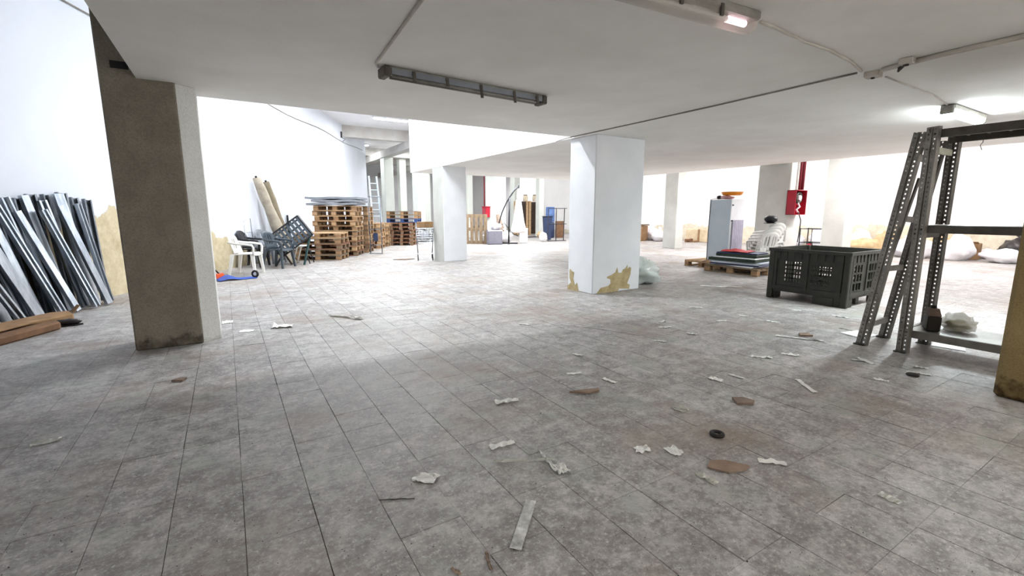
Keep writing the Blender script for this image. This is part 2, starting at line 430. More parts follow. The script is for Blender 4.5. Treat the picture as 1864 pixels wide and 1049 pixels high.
# mezzanine slab: L-shaped underside, white faces above its edges
poly = [(XE0, YB), (XE4, YB), (XE4, YE3), (XE2, YE3), (XE2, YE1), (XE0, YE1)]
struct('ceiling', MB().prism(poly, ZM, ZM + 0.22), M_CEIL, 'low grey-white mezzanine soffit')
struct('ceiling_side', MB().box(XL, YB, 4.05, XE0 - 0.001, YE1, 4.25), M_CEIL, 'raised soffit beside the brown column')
struct('ceiling_high', MB().box(XL, YB, ZH, XR + 0.3, YF + 0.3, ZH + 0.2), M_HICEIL, 'high white ceiling of the hall')
def up_wall(name, x0, y0, x1, y1, z0=ZM + 0.22):
    return struct(name, MB().box(x0, y0, z0, x1, y1, ZH), M_WHITE, 'white upper wall above the mezzanine edge')
up_wall('wall_mezzanine_front', XE0 - 0.02, YE1 - 0.2, XE2, YE1)
up_wall('wall_mezzanine_inner', XE2, YE1, XE2 + 0.2, YE3)
up_wall('wall_mezzanine_end', XE2 + 0.2, YE3 - 0.2, XE4, YE3)
up_wall('wall_mezzanine_right', XE4 - 0.2, YB, XE4, YE3 - 0.2)
up_wall('wall_mezzanine_left', XE0 - 0.02, YB, XE0 + 0.18, YE1 - 0.2)
up_wall('wall_above_side', XL, YE1 - 0.2, XE0 - 0.02, YE1, 4.25)
# white faces of the slab edges seen from the hall
struct('trim_1', MB().box(XE2 - 0.012, YE1 + 0.01, ZM - 0.004, XE2 + 0.001, YE3, ZH - 0.01), M_WHITE, 'white painted mezzanine face')
# concrete beams under the high ceiling
struct('trim_2', MB().box(5.1, 24.1, 5.1, XR, 24.6, ZH), M_BEAM, 'grey concrete beam under the high ceiling')
struct('trim_3', MB().box(8.35, 22.7, 4.72, 8.8, YF, 5.12), M_BEAM, 'grey beam along the far column row')
struct('trim_4', MB().box(5.0, 31.6, 5.15, XR, 32.1, ZH), M_BEAM, 'far cross beam')
struct('trim_5', MB().box(11.6, 24.6, 4.4, 12.0, YF, 4.8), M_BEAM, 'beam along the second far column row')
struct('trim_6', MB().box(5.0, 36.6, 5.15, XR, 37.1, ZH), M_BEAM, 'last cross beam')

# columns -----------------------------------------------------------
def column(x0, y0, x1, y1, z1, label, m, side=None, name='concrete_column', bev=0.015):
    r = empty(name, ((x0 + x1) / 2, (y0 + y1) / 2, 0), 0, label, 'column')
    hx, hy = (x1 - x0) / 2, (y1 - y0) / 2
    MB().box(-hx, -hy, -0.004, hx, hy, z1).build('shaft', m, r, bevel=bev)
    return r, hx, hy
c0, hx, hy = column(-0.93, 6.05, -0.33, 6.58, 4.05, 'dark brown bare concrete column with a narrow white plaster strip', M_CONC)
MB().prism([(hx - 0.02, -hy + 0.012), (hx, -hy + 0.012), (hx + 0.165, -hy + 0.15), (hx + 0.165, hy - 0.002), (hx - 0.02, hy - 0.002)], -0.004, ZM).build('plaster_strip', M_PLAST, c0, bevel=0.006)
MB().box(-hx + 0.10, -hy - 0.002, 2.83, -hx + 0.24, -hy + 0.03, 2.90).build('wall_slot', M_SOLE, c0)
cr, _, _ = column(5.10, 0.40, 5.62, 0.94, ZM, 'ochre brown concrete column beside the metal shelving', M_CONC2, bev=0.03)
c1, hx, hy = column(5.45, 6.10, 6.63, 6.80, ZM, 'thick white column with tan bare patches at its foot', M_COLW)
# patches where the plaster fell off (traced as flat pieces of base coat)
def patch(parent, p0, u, pts, th=0.004):
    q = Vector(u).cross(Vector((0, 0, 1)))
    return MB().slab(p0, u, (0, 0, 1), pts, th).build('bare_patch', M_TANPATCH, parent)
fx = [(0.10, 0.0), (0.62, 0.0), (0.66, 0.05), (0.92, 0.02), (0.93, 0.10), (0.86, 0.13), (0.94, 0.3), (0.95, 0.42), (0.90, 0.44), (0.86, 0.40), (0.85, 0.48), (0.80, 0.42),
      (0.74, 0.40), (0.70, 0.34), (0.62, 0.35), (0.59, 0.45), (0.55, 0.36), (0.42, 0.31), (0.34, 0.29), (0.36, 0.26), (0.43, 0.24), (0.44, 0.16), (0.38, 0.12), (0.2, 0.10)]
patch(c1, (-hx, -hy + 0.0005, 0), (1, 0, 0), fx)
lx = [(0.0, 0.0), (0.33, 0.0), (0.30, 0.12), (0.28, 0.16), (0.22, 0.10), (0.17, 0.22), (0.19, 0.34), (0.12, 0.36), (0.07, 0.40), (0.05, 0.36), (0.06, 0.22), (0.10, 0.14), (0.03, 0.08), (0.0, 0.09)]
patch(c1, (-hx + 0.0005, hy, 0), (0, -1, 0), lx)
c2, hx, hy = column(5.40, 12.55, 6.15, 13.30, ZH, 'square white column with one side greyed as shade where the mezzanine ends', M_COLW)
MB().box(-hx - 0.006, -hy + 0.012, 0, -hx + 0.001, hy - 0.01, ZH).build('shade_grey_side', M_COLG, c2)  # greyer colour on this side stands in for its shade
column(15.25, 12.24, 15.70, 12.87, ZH, 'slim grey column in front of the sacks and crates by the bright wall', M_COLG)
c4, hx4, hy4 = column(13.14, 6.86, 13.75, 7.77, ZH, 'pale column carrying the red hose cabinet', M_COLG)
column(15.25, 6.33, 15.80, 6.93, ZH, 'grey column behind the black pallet box', M_COLG)
column(11.36, 19.96, 11.98, 21.1, ZH, 'pale column beside the closed parasol with a red box on its side', M_COLK)
column(15.90, 22.67, 16.25, 23.05, ZH, 'slim pale column beside the tall wooden pallets', M_COLK)
column(11.70, 23.75, 12.05, 24.05, 5.1, 'thin pale column behind the upright pallet', M_COLK)
column(8.40, 22.75, 8.80, 23.5, 4.72, 'pale column next to the shopping cart sacks', M_COLK)
column(8.40, 28.3, 8.95, 29.1, 4.72, 'pale column rising behind the stack with the blue pallet', M_COLK)
column(10.59, 32.07, 11.05, 32.7, 5.15, 'far column seen between two nearer ones', M_COLK)
column(8.45, 34.5, 8.9, 35.2, 4.72, 'farthest column of the long beam row', M_COLK)
column(11.6, 30.0, 12.0, 30.6, 4.4, 'far column of the second beam row', M_COLK)
column(13.6, 29.0, 14.0, 29.6, ZH, 'far pale column near the end wall', M_COLK)
column(17.5, 28.0, 17.95, 28.6, ZH, 'far pale column near the bright side wall', M_COLK)

# ------------------------------------------------------------------ ceiling lamps
def area(name, loc, sx, sy, w, c, rz=0.0):
    d = bpy.data.lights.new(name, 'AREA'); d.shape = 'RECTANGLE'; d.size = sx; d.size_y = sy; d.energy = w; d.color = c
    o = bpy.data.objects.new(name, d); o.location = loc; o.rotation_euler.z = rz; COL.objects.link(o); return o
def hall_lamp(x, y, z, label, w=HALL_W, c=COOL, rz=0.0):
    r = empty('fluorescent_lamp', (x, y, z), rz, label, 'lamp', 'tube lamps on the high ceiling')
    MB().box(-0.8, -0.14, -0.07, 0.8, 0.14, 0).build('housing', M_CABW, r, bevel=0.01)
    for s in (-0.07, 0.07):
        MB().tube([(-0.75, s, -0.09), (0.75, s, -0.09)], 0.019, 8).build('tube', M_LIT, r, smooth=True)
    if z < ZH - 0.1:
        for q in (-0.6, 0.6): MB().tube([(q, 0, 0), (q, 0, ZH - z)], 0.008, 6).build('hanging_rod', M_DKMET, r)
    l = area('lamp_light', (0, 0, -0.125), 1.5, 0.24, w, c); l.parent = r
    return r
HL = 'white tube lamp on the high ceiling'
for x, y, w in ((3.2, 8.8, 0.62), (2.9, 12.6, 0.42), (4.4, 16.6, 0.55), (6.73, 21.3, 0.45), (8.2, 18.2, 0.34), (11.2, 18.0, 0.34), (10.8, 16.4, 0.34)):
    hall_lamp(x, y, 3.35 if x > 7 else ZH, HL + ' between the left wall and the mezzanine' if x < 7 and y < 22 else 'white tube lamp hanging on rods beyond the mezzanine end', HALL_W * w, COOL)
for x, y in ((10.5, 30.2), (10.7, 27.7), (7.2, 30.0), (7.0, 35.0), (14.5, 27.5), (14.0, 34.5), (18.6, 31.0), (18.3, 21.5), (14.0, 19.5)):
    hall_lamp(x, y, ZH, HL + ' over the far columns', HALL_W * 0.27, COOL)
for x, y in ((16.8, 16.0), (17.6, 10.5), (17.6, 5.0), (14.6, 2.2), (17.6, -0.5), (14.4, 9.6), (14.4, 5.2)):
    hall_lamp(x, y, ZH if x > 15 else 3.5, HL + ' along the bright right wall' if x > 15 else 'added fill lamp hanging on rods just outside the mezzanine edge', HALL_W * (0.42 if x > 15 else (0.14 if y < 4 else 0.36)), WARM)  # the low hanging ones are added to throw light under the mezzanine
# lit lamp under the mezzanine near the shelving
r = empty('fluorescent_lamp', (8.3, 2.22, ZM), 0, 'lit white tube lamp on the low ceiling above the shelving', 'lamp')
MB().box(-0.62, -0.07, -0.06, 0.62, 0.07, 0).build('housing', M_LAMPBODY, r, bevel=0.01)
MB().box(-0.60, -0.06, -0.115, 0.60, 0.06, -0.06).build('diffuser', M_LITC, r, bevel=0.02)
for s in (-1, 1): MB().box(s * 0.62 - 0.03, -0.065, -0.11, s * 0.62 + 0.03, 0.065, -0.01).build('end_cap', M_LAMPBODY, r, bevel=0.01)
l = area('lamp_light', (0, 0, -0.13), 1.15, 0.12, 46, (0.86, 0.96, 1.0)); l.parent = r
# unseen fill lamps behind the viewer, added to brighten near floor and soffit
for x, lb in ((0.6, 'added fill tube lamp hanging under the soffit nearest the left wall'), (5.2, 'added fill tube lamp hanging under the soffit between two others'), (10.0, 'added fill tube lamp hanging under the soffit behind the shelving')):
    r = empty('fluorescent_lamp', (x, -2.6, ZM), 0, lb, 'lamp')
    for q in (-0.5, 0.5): MB().tube([(q, 0, 0), (q, 0, -0.40)], 0.006, 6).build('chain', M_DKMET, r)
    MB().box(-0.62, -0.03, -0.45, 0.62, 0.03, -0.40).build('batten', M_LAMPBODY, r, bevel=0.008)
    for q in (-0.055, 0.055): MB().tube([(-0.6, q, -0.43), (0.6, q, -0.43)], 0.019, 10).build('tube', M_FILL, r, smooth=True)
# failing lamp overhead: only its end glows
r = empty('fluorescent_lamp', (2.28, 2.05, ZM), math.radians(-4), 'dirty ceiling lamp with a faint pink glow at one end', 'lamp')
MB().box(-0.85, -0.075, -0.055, 0.85, 0.075, 0).build('housing', M_LAMPBODY, r, bevel=0.012)
MB().tube([(-0.84, 0, -0.065), (0.80, 0, -0.065), (0.845, 0, -0.063)], [0.066, 0.066, 0.05], 14).build('diffuser', mat('clear_lamp_cover', '#cfc7bd', 0.15, c2='#b6ab9e', scale=6, alpha=0.35, spec=0.6), r, smooth=True)
MB().tube([(-0.78, 0, -0.07), (0.60, 0, -0.07)], 0.018, 8).build('tube', M_WPLAST, r, smooth=True)
tb = MB().tube([(0.60, 0, -0.07), (0.78, 0, -0.07)], 0.02, 8).build('glowing_tube_end', M_PINK, r, smooth=True)
for s in (-0.5, 0.1, 0.45): MB().box(s, -0.082, -0.10, s + 0.025, -0.068, -0.03).build('clip', M_LAMPCLIP, r)
# dead lamp with broken cover and hanging clips
a, b = fl(700, 132, ZM - 0.05), fl(984, 184, ZM - 0.05)
ln = (b - a).length; mid = (a + b) / 2
r = empty('dead_fluorescent_lamp', (mid.x, mid.y, ZM), math.atan2(b.y - a.y, b.x - a.x), 'grimy unlit double tube lamp with hanging clips', 'lamp')
h = ln / 2
MB().box(-h + 0.03, -0.07, -0.05, h - 0.03, 0.07, 0).build('housing', M_LAMPBODY, r, bevel=0.01)
for s in (-1, 1):
    MB().box(s * h - 0.035, -0.085, -0.095, s * h + 0.035, 0.085, -0.005).build('end_cap', M_LAMPCLIP, r, bevel=0.012)
for y in (-0.035, 0.035):
    MB().tube([(-h + 0.06, y, -0.075), (h - 0.06, y, -0.075)], 0.016, 8).build('tube', M_DIFF, r, smooth=True)
MB().box(-h + 0.05, -0.012, -0.066, h - 0.05, 0.012, -0.05).build('reflector_ridge', M_CABW, r)
MB().box(-h + 0.04, -0.078, -0.072, h - 0.04, -0.066, -0.022).build('side_rail', M_GREYP, r)
for k, (xx, dz) in enumerate(((-0.62, 0.11), (-0.30, 0.10), (0.06, 0.15), (0.45, 0.14), (0.74, 0.12))):
    MB().bar((xx * h / 0.85, -0.082, -0.02), (xx * h / 0.85 + 0.008, -0.09, -dz), 0.03, 0.01, up=(0, 1, 0)).build('clip', M_LAMPCLIP, r)
    MB().box(xx * h / 0.85 - 0.02, -0.084, -0.05, xx * h / 0.85 + 0.02, 0.084, -0.044).build('bracket', M_LAMPCLIP, r)
# conduits on the soffit
def conduit(pts, rad, m, name, label):
    return tag(MB().tube(pts, rad, 8).build(name, m, smooth=True), label, 'conduit')
zc = ZM - 0.011
p0 = fl(775, -10, zc); p1 = fl(690, 108, zc); p2 = fl(684, 116, zc)
conduit([p0, p1, p2, a + Vector((-0.06, 0.0, 0.039))], 0.011, M_CONDUIT, 'cable_conduit', 'pale conduit running to the unlit ceiling lamp')
k = [fl(x, y, ZM - 0.009) for x, y in ((1012, 258), (1030, 252), (1150, 226), (1300, 193), (1430, 163), (1560, 133))]
conduit(k, 0.009, M_CABLE, 'ceiling_cable', 'thin cable crossing the soffit from the white column')
k = [fl(x, y, ZM - 0.022) for x, y in ((1606, 127), (1720, 98), (1880, 62))]
conduit(k, 0.021, M_CONDUIT, 'cable_conduit', 'thick conduit from the junction box to the ochre column')
k = [fl(x, y, ZM - 0.012) for x, y in ((1384, 40), (1410, 50), (1465, 76), (1510, 92), (1550, 113), (1568, 130))]
conduit(k, 0.011, M_CONDUIT, 'cable_conduit', 'curved conduit from the junction box to the pink lamp')
k = [fl(x, y, ZM - 0.008) for x, y in ((1612, 140), (1650, 155), (1700, 173), (1728, 194))]
conduit(k, 0.007, M_CONDUIT, 'cable_conduit', 'thin conduit from the junction box to the lit lamp')
for (x, y), lb, sz in (((1590, 131), 'small square junction box where the ceiling cables meet', 0.06), ((1652, 106), 'open junction box on the thick ceiling conduit', 0.05)):
    p = fl(x, y, ZM); r = empty('junction_box', p, 0.1, lb, 'junction box')
    MB().box(-sz, -sz, -0.05, sz, sz, 0).build('body', M_CONDUIT, r, bevel=0.006)
    MB().lathe([(0.016, 0), (0.016, 0.012)], 10, (0, -0.0, -0.062)).build('cable_hole', M_SOLE, r)
    if sz < 0.06: MB().tube([(0, 0, -0.04), (-0.02, 0.05, -0.1), (0.03, 0.06, -0.06), (0.08, 0.0, -0.02)], 0.01, 6).build('loose_wire', M_CABLED, r, smooth=True)
hk = fl(1790, 252, ZM); tag(MB().tube([hk, hk + Vector((0.01, 0, -0.07)), hk + Vector((-0.03, 0.02, -0.12)), hk + Vector((0.02, 0, -0.2))], 0.006, 6).build('wire_hook', M_CABLED, smooth=True), 'thin wire hook hanging from the soffit edge', 'hook')
# cable along the left wall
pts = [on_left(s, 0.02, 4.68 + 0.012 * (s + 4) + 0.05 * math.sin(s * 0.9)) for s in [x * 1.0 - 6 for x in range(0, 23)]]
conduit(pts, 0.014, M_CABLE, 'wall_cable', 'thin cable running high along the white left wall')
p = on_left(11.7, 0.0, 5.0); r = empty('wall_bracket', p, math.atan2(WN.y, WN.x), 'small dark bracket high on the left wall near the grey beam', 'bracket')
MB().box(0, -0.05, 0, 0.06, 0.05, 0.28).build('plate', M_CABLED, r, bevel=0.005)
MB().tube([(0.03, 0, 0.02), (0.2, 0.0, -0.08), (0.05, 0.1, -0.16)], 0.015, 6).build('wire', M_CABLED, r, smooth=True)

# ================================================================== METAL SHELVING AND LEANING FRAME
def rack_post(length, name, m, parent, p0, p1, face):
    """perforated channel post from p0 to p1; face = direction its web looks to"""
    p0, p1 = Vector(p0), Vector(p1); L = (p1 - p0).length; d = (p1 - p0) / L
    n = Vector(face) - d * Vector(face).dot(d); n.normalize(); s = d.cross(n)
    mb = MB(); W2, T, D = 0.052, 0.004, 0.045
    def strip(a0, a1, z0, z1):
        vs = []
        for nn in (0, -T):
            for aa, zz in ((a0, z0), (a1, z0), (a1, z1), (a0, z1)): vs.append(p0 + s * aa + d * zz + n * nn)
        mb.add(vs, [(0, 1, 2, 3), (7, 6, 5, 4), (0, 4, 5, 1), (1, 5, 6, 2), (2, 6, 7, 3), (3, 7, 4, 0)])
    strip(-0.020, 0.020, 0, L); strip(-W2, -0.036, 0, L); strip(0.036, W2, 0, L)
    step, hole, z = 0.046, 0.017, 0.0
    while z < L:
        z1 = min(z + step - hole, L)
        strip(-0.036, -0.020, z, z1); strip(0.020, 0.036, z, z1); z += step
    for sg in (-1, 1):
        a = p0 + s * (sg * W2) - n * D / 2; mb.bar(a, a + d * L, D, T, up=s)
    # raised spine down the middle of the web
    a = p0 + n * 0.004; mb.bar(a, a + d * L, 0.008, 0.010, up=n)
    return mb.build(name, m, parent)
SX0, SX1, SY = 5.92, 6.52, 1.80
rk = empty('shelving_unit', (SX0, SY, 0), 0, 'grey perforated steel shelving with three shelves beside the ochre column', 'shelving')
lo = lambda x, y, z: (x - SX0, y - SY, z)
ZT = 2.27
for (x, y) in ((SX0, SY), (SX1, SY), (SX0, 0.16), (SX1, 0.16)):
    rack_post(ZT, 'post', M_RACK if x == SX0 else M_RACKD, rk, lo(x, y, 0), lo(x, y, ZT), (-1, 0.35, 0))
    MB().box(x - SX0 - 0.05, y - SY - 0.05, 0, x - SX0 + 0.05, y - SY + 0.05, 0.012).build('foot_plate', M_BLACKP, rk)
for z in (0.22, 1.22, 2.06):
    for y in (SY, 0.16):
        MB().bar(lo(SX0 + 0.03, y, z), lo(SX1 - 0.03, y, z), 0.03, 0.06).build('cross_strut', mat('pale_strut_steel', '#b9bba6', 0.5, 0.4, c2='#9c9d8a', scale=5) if z > 2 else M_RACKD, rk)
for z, nm in ((0.20, 'shelf'), (1.28, 'shelf'), (2.20, 'shelf')):
    sh = MB().box(0.03, 0.12 - SY, z + 0.035, SX1 - SX0 + 0.0, 0.03, z + 0.043).build('shelf', M_SHELF, rk)
    for xx in (0.035, SX1 - SX0 - 0.0):
        MB().box(xx - 0.018, 0.12 - SY, z - 0.035, xx + 0.018, 0.03, z + 0.04).build('shelf_beam', M_RACKD if z > 1 else M_RACK, sh)
    y = SY - 0.12
    while y > 0.2:
        MB().box(0.05, y - SY - 0.008, z + 0.020, SX1 - SX0 - 0.02, y - SY + 0.008, z + 0.035).build('rib', M_SHELF, sh); y -= 0.15
# top bracing
MB().bar(lo(SX0, SY, 2.24), lo(SX1, SY, 2.24), 0.04, 0.05).build('cross_strut', M_RACKD, rk)
# second frame leaning against the shelving
fr = empty('shelving_end_frame', (5.90, 2.16, 0), 0, 'loose perforated steel frame leaning against the shelving like a ladder', 'frame')
lf = lambda x, y, z: (x - 5.90, y - 2.16, z)
LA0, LA1 = (5.88, 2.15, 0.0), (5.97, 1.915, 2.24)
LB0, LB1 = (6.46, 2.15, 0.0), (6.55, 1.915, 2.20)
rack_post(2.3, 'post', M_RACK, fr, lf(*LA0), lf(*LA1), (-1, 0.3, 0))
rack_post(2.3, 'post', M_RACKD, fr, lf(*LB0), lf(*LB1), (-1, 0.3, 0))
def lerp(a, b, t): return tuple(x + (y - x) * t for x, y in zip(a, b))
for t in (0.10, 0.38, 0.62, 0.90):
    a, b = lerp(LA0, LA1, t), lerp(LB0, LB1, t)
    MB().bar(lf(a[0] + 0.03, a[1], a[2]), lf(b[0] - 0.03, b[1], b[2]), 0.03, 0.06).build('rung', M_RACK, fr)
a, b = lerp(LA0, LA1, 0.40), lerp(LA0, LA1, 0.80)
MB().bar(lf(a[0] + 0.05, a[1] - 0.035, a[2]), lf(b[0] + 0.09, b[1] - 0.075, b[2]), 0.045, 0.018, up=(0, 1, 0)).build('loose_strip', M_RACKD, fr)
for q in (LA0, LB0): MB().box(q[0] - 5.95, q[1] - 2.21, 0.0, q[0] - 5.85, q[1] - 2.11, 0.014).build('foot_plate', M_BLACKP, fr)
for i, q in enumerate(((6.33, 2.34), (6.62, 1.60))):
    tag(MB().prism([(-0.17, -0.1), (0.14, -0.14), (0.2, 0.1), (-0.1, 0.16)], 0.002, 0.008).build('cardboard_pad', M_PAPER, loc=(q[0] - 0.0, q[1], 0), rz=0.4 * i),
        ('pale card pad on the floor behind the leaning frame foot', 'pale card pad on the floor by the rear shelving post')[i], 'card')

def blob(mb, c, r, seed, n=10, m=14, amp=0.22, flat=0.0, freq=2.0):
    """lumpy closed shape resting on c.z"""
    c = Vector(c); o = len(mb.v); off = Vector((seed * 3.7, seed * 1.9, seed * 5.3))
    for i in range(n + 1):
        th = math.pi * i / n
        for j in range(m):
            ph = 2 * math.pi * j / m
            d = Vector((math.sin(th) * math.cos(ph), math.sin(th) * math.sin(ph), math.cos(th)))
            k = 1 + amp * mnoise.noise(d * freq + off) * 1.6 + amp * 0.5 * mnoise.noise(d * freq * 2.6 + off)
            z = d.z * r[2] * k + r[2] * (1 - flat)
            mb.v.append((c.x + d.x * r[0] * k, c.y + d.y * r[1] * k, c.z + max(z, 0.0)))
    for i in range(n):
        for j in range(m):
            mb.f.append((o + i * m + j, o + i * m + (j + 1) % m, o + (i + 1) * m + (j + 1) % m, o + (i + 1) * m + j))
    return mb
# things on the bottom shelf
zs = 0.245
b = empty('oil_can', fl(1688, 603, zs) + Vector((0.09, 0, 0)), 0.5, 'dark brown can with a label on the bottom shelf', 'can')
MB().prism([(-0.09, -0.055), (0.09, -0.055), (0.09, 0.055), (-0.09, 0.055)], 0, 0.16).build('body', M_DARKBOT, b, bevel=0.012)
MB().add([(-0.085, -0.05, 0.16), (0.085, -0.05, 0.16), (0.085, 0.05, 0.16), (-0.085, 0.05, 0.16), (-0.03, -0.04, 0.23), (0.05, -0.04, 0.23), (0.05, 0.04, 0.23), (-0.03, 0.04, 0.23)],
         [(0, 1, 5, 4), (1, 2, 6, 5), (2, 3, 7, 6), (3, 0, 4, 7), (4, 5, 6, 7)]).build('shoulder', M_LABELB, b)
MB().lathe([(0.025, 0), (0.025, 0.03)], 12, (0.01, 0, 0.23)).build('cap', M_SOLE, b, smooth=True)
MB().box(-0.07, -0.0565, 0.03, 0.07, -0.055, 0.12).build('label_print', M_LABELB, b)
bg = empty('plastic_bag', fl(1732, 607, zs) + Vector((0.14, 0, 0)), 0, 'crumpled clear bag lying on the bottom shelf beside the dark can', 'bag')
blob(MB(), (0, 0, 0), (0.13, 0.14, 0.085), 4, 14, 20, 0.35, freq=2.6).build('film', M_FILM, bg, smooth=True)
blob(MB(), (0.0, 0.0, 0.012), (0.085, 0.095, 0.05), 9, 8, 12, 0.4).build('contents', mat('straw_scraps', '#a79a6e', 0.9, c2='#85784f', scale=12), bg, smooth=True)
g = empty('work_gloves', (6.1, 0.98, 1.323), 0, 'black glove bundle on the middle shelf beside the ochre column', 'gloves')
blob(MB(), (0, 0, 0), (0.08, 0.10, 0.07), 21, 8, 12, 0.4).build('bundle', M_BLKBAG, g, smooth=True)
blob(MB(), (0.02, -0.02, 0.10), (0.06, 0.07, 0.06), 22, 8, 12, 0.4).build('cuff', M_BLKBAG, g, smooth=True)

# ================================================================== BLACK PALLET BOX
PX0, PX1, PY0, PY1, PH = 7.86, 9.10, 3.12, 4.34, 0.85
pb = empty('pallet_box', ((PX0 + PX1) / 2, (PY0 + PY1) / 2, 0), 0, 'large black plastic pallet box with slotted sides', 'crate')
hx, hy = (PX1 - PX0) / 2, (PY1 - PY0) / 2
def slot_wall(name, org, u, length, groups, parent):
    """wall from org along u; outer face towards u x z; groups = (u0, u1, z0, z1, columns, rows)"""
    u = Vector(u); n = u.cross(Vector((0, 0, 1))); mb = MB(); T = 0.022; zb, zt = 0.16, PH - 0.03
    def pc(u0, u1, z0, z1, off=0.0, th=T):
        a = Vector(org) + u * ((u0 + u1) / 2) + n * (off - th / 2)
        mb.bar(a + Vector((0, 0, z0)), a + Vector((0, 0, z1)), u1 - u0, th, up=n)
    cuts = sorted(groups); x = 0.0
    for (u0, u1, z0, z1, nc, nr) in cuts:
        pc(x, u0, zb, zt); pc(u0, u1, zb, z0); pc(u0, u1, z1, zt)
        w = (u1 - u0) / nc; hgt = (z1 - z0) / nr
        for i in range(nc + 1):
            c = u0 + i * w; bw = 0.012 if i != nc // 2 else 0.03
            pc(max(c - bw / 2, u0), min(c + bw / 2, u1), z0, z1)
        for j in range(nr + 1):
            c = z0 + j * hgt; pc(u0, u1, max(c - 0.014, z0), min(c + 0.014, z1), 0.0, T * 0.9)
        x = u1
    pc(x, length, zb, zt)
    for k in range(9):                                     # stiffening teeth below the rim
        c = length * (k + 0.7) / 9.4; pc(c - 0.028, c + 0.028, PH - 0.16, PH - 0.05, 0.014, 0.014)
    for c in (0.05, length / 2, length - 0.05): pc(c - 0.022, c + 0.022, zb, PH - 0.05, 0.018, 0.018)
    for z in (0.17, 0.40 if len(groups) == 0 else 0.20): pc(0, length, z, z + 0.03, 0.016, 0.016)
    return mb.build(name, M_BLACKP, parent)
L1 = 2 * hy - 0.14; L2 = 2 * hx - 0.14
slot_wall('slotted_side', (-hx + 0.02, hy - 0.07, 0), (0, -1, 0), L1, [(0.19, 0.46, 0.30, 0.66, 6, 5), (0.60, 0.90, 0.30, 0.62, 8, 4)], pb)
slot_wall('slotted_side', (hx - 0.02, -hy + 0.07, 0), (0, 1, 0), L1, [(0.18, 0.48, 0.30, 0.66, 7, 5), (0.60, 0.90, 0.30, 0.66, 7, 5)], pb)
slot_wall('ribbed_side', (-hx + 0.07, -hy + 0.02, 0), (1, 0, 0), L2, [(0.12, 0.40, 0.24, 0.66, 3, 3), (0.62, 0.98, 0.24, 0.66, 4, 3)], pb)
slot_wall('ribbed_side', (hx - 0.07, hy - 0.02, 0), (-1, 0, 0), L2, [(0.12, 0.40, 0.24, 0.66, 3, 3), (0.62, 0.98, 0.24, 0.66, 4, 3)], pb)
for sx in (-1, 1):
    for sy in (-1, 1):
        MB().prism([(sx * hx, sy * hy), (sx * (hx - 0.09), sy * hy), (sx * (hx - 0.09), sy * (hy - 0.09)), (sx * hx, sy * (hy - 0.09))], 0, PH).build('corner_post', M_BLACKP, pb, bevel=0.012)
MB().box(-hx + 0.03, -hy + 0.03, 0.13, hx - 0.03, hy - 0.03, 0.16).build('bottom', M_BLACKP, pb)
rim = MB()
for s in (-1, 1):
    rim.box(-hx - 0.008, s * (hy - 0.012) - 0.022, PH - 0.045, hx + 0.008, s * (hy - 0.012) + 0.022, PH + 0.004)
    rim.box(s * (hx - 0.012) - 0.022, -hy - 0.006, PH - 0.046, s * (hx - 0.012) + 0.022, hy + 0.006, PH + 0.003)
rim.build('rim', M_BLACKP, pb)
for sx, sy in ((-0.5, 0), (0.5, 0), (0, 0)):
    MB().box(sx * 2 * hx * 0.9 - 0.05, -hy + 0.10, 0, sx * 2 * hx * 0.9 + 0.05, -hy + 0.22, 0.13).build('foot', M_BLACKP, pb) if sx == 0 else None
for sx in (-1, 1):
    for sy in (-1, 1): MB().box(sx * (hx - 0.24), sy * (hy - 0.02) - (0.1 if sy > 0 else 0), 0, sx * (hx - 0.05), sy * (hy - 0.02) + (0.1 if sy < 0 else 0), 0.13).build('foot', M_BLACKP, pb)
MB().box(-hx + 0.02, -0.42, 0.0, -hx + 0.06, 0.30 - 0.9 + 0.3, 0.13).build('skid', M_BLACKP, pb)
MB().box(-hx + 0.03, -hy + 0.05, 0.0, -hx + 0.07, -0.12, 0.135).build('skid', M_BLACKP, pb)

# ================================================================== STEEL PROFILES AGAINST THE LEFT WALL
rng = random.Random(11)
def profile(s0, s1, zt, off, w, m, label, group, flip=1, tw=0.0, dep=0.05, head=0.05):
    """channel leaning on the wall: foot at s0 (off from the wall), head at s1, height zt"""
    p0 = on_left(s0, off); p1 = on_left(s1, head + 0.01, zt)
    d = (p1 - p0).normalized(); n = (WN - d * WN.dot(d)).normalized(); s = d.cross(n)
    n2 = n * math.cos(tw) + s * math.sin(tw); s2 = d.cross(n2)
    mb = MB(); L = (p1 - p0).length; o = Vector((0, 0, 0))
    mb.bar(o, d * L, w, 0.004, up=n2)
    for sg in (-1, 1):
        a = s2 * (sg * w / 2) + n2 * (dep / 2 * flip)
        mb.bar(a, a + d * L, dep, 0.004, up=s2)
        c = s2 * (sg * (w / 2 - 0.012)) + n2 * (dep * flip); mb.bar(c, c + d * L, 0.024, 0.004, up=n2)
    return tag(mb.build('steel_profile', m, loc=p0 + Vector((0, 0, 0.03))), label, 'steel profile', group)
PL = 'shiny galvanised steel channel leaning in the row against the left wall'
PD = 'dull grey steel channel at the back of the row against the left wall'
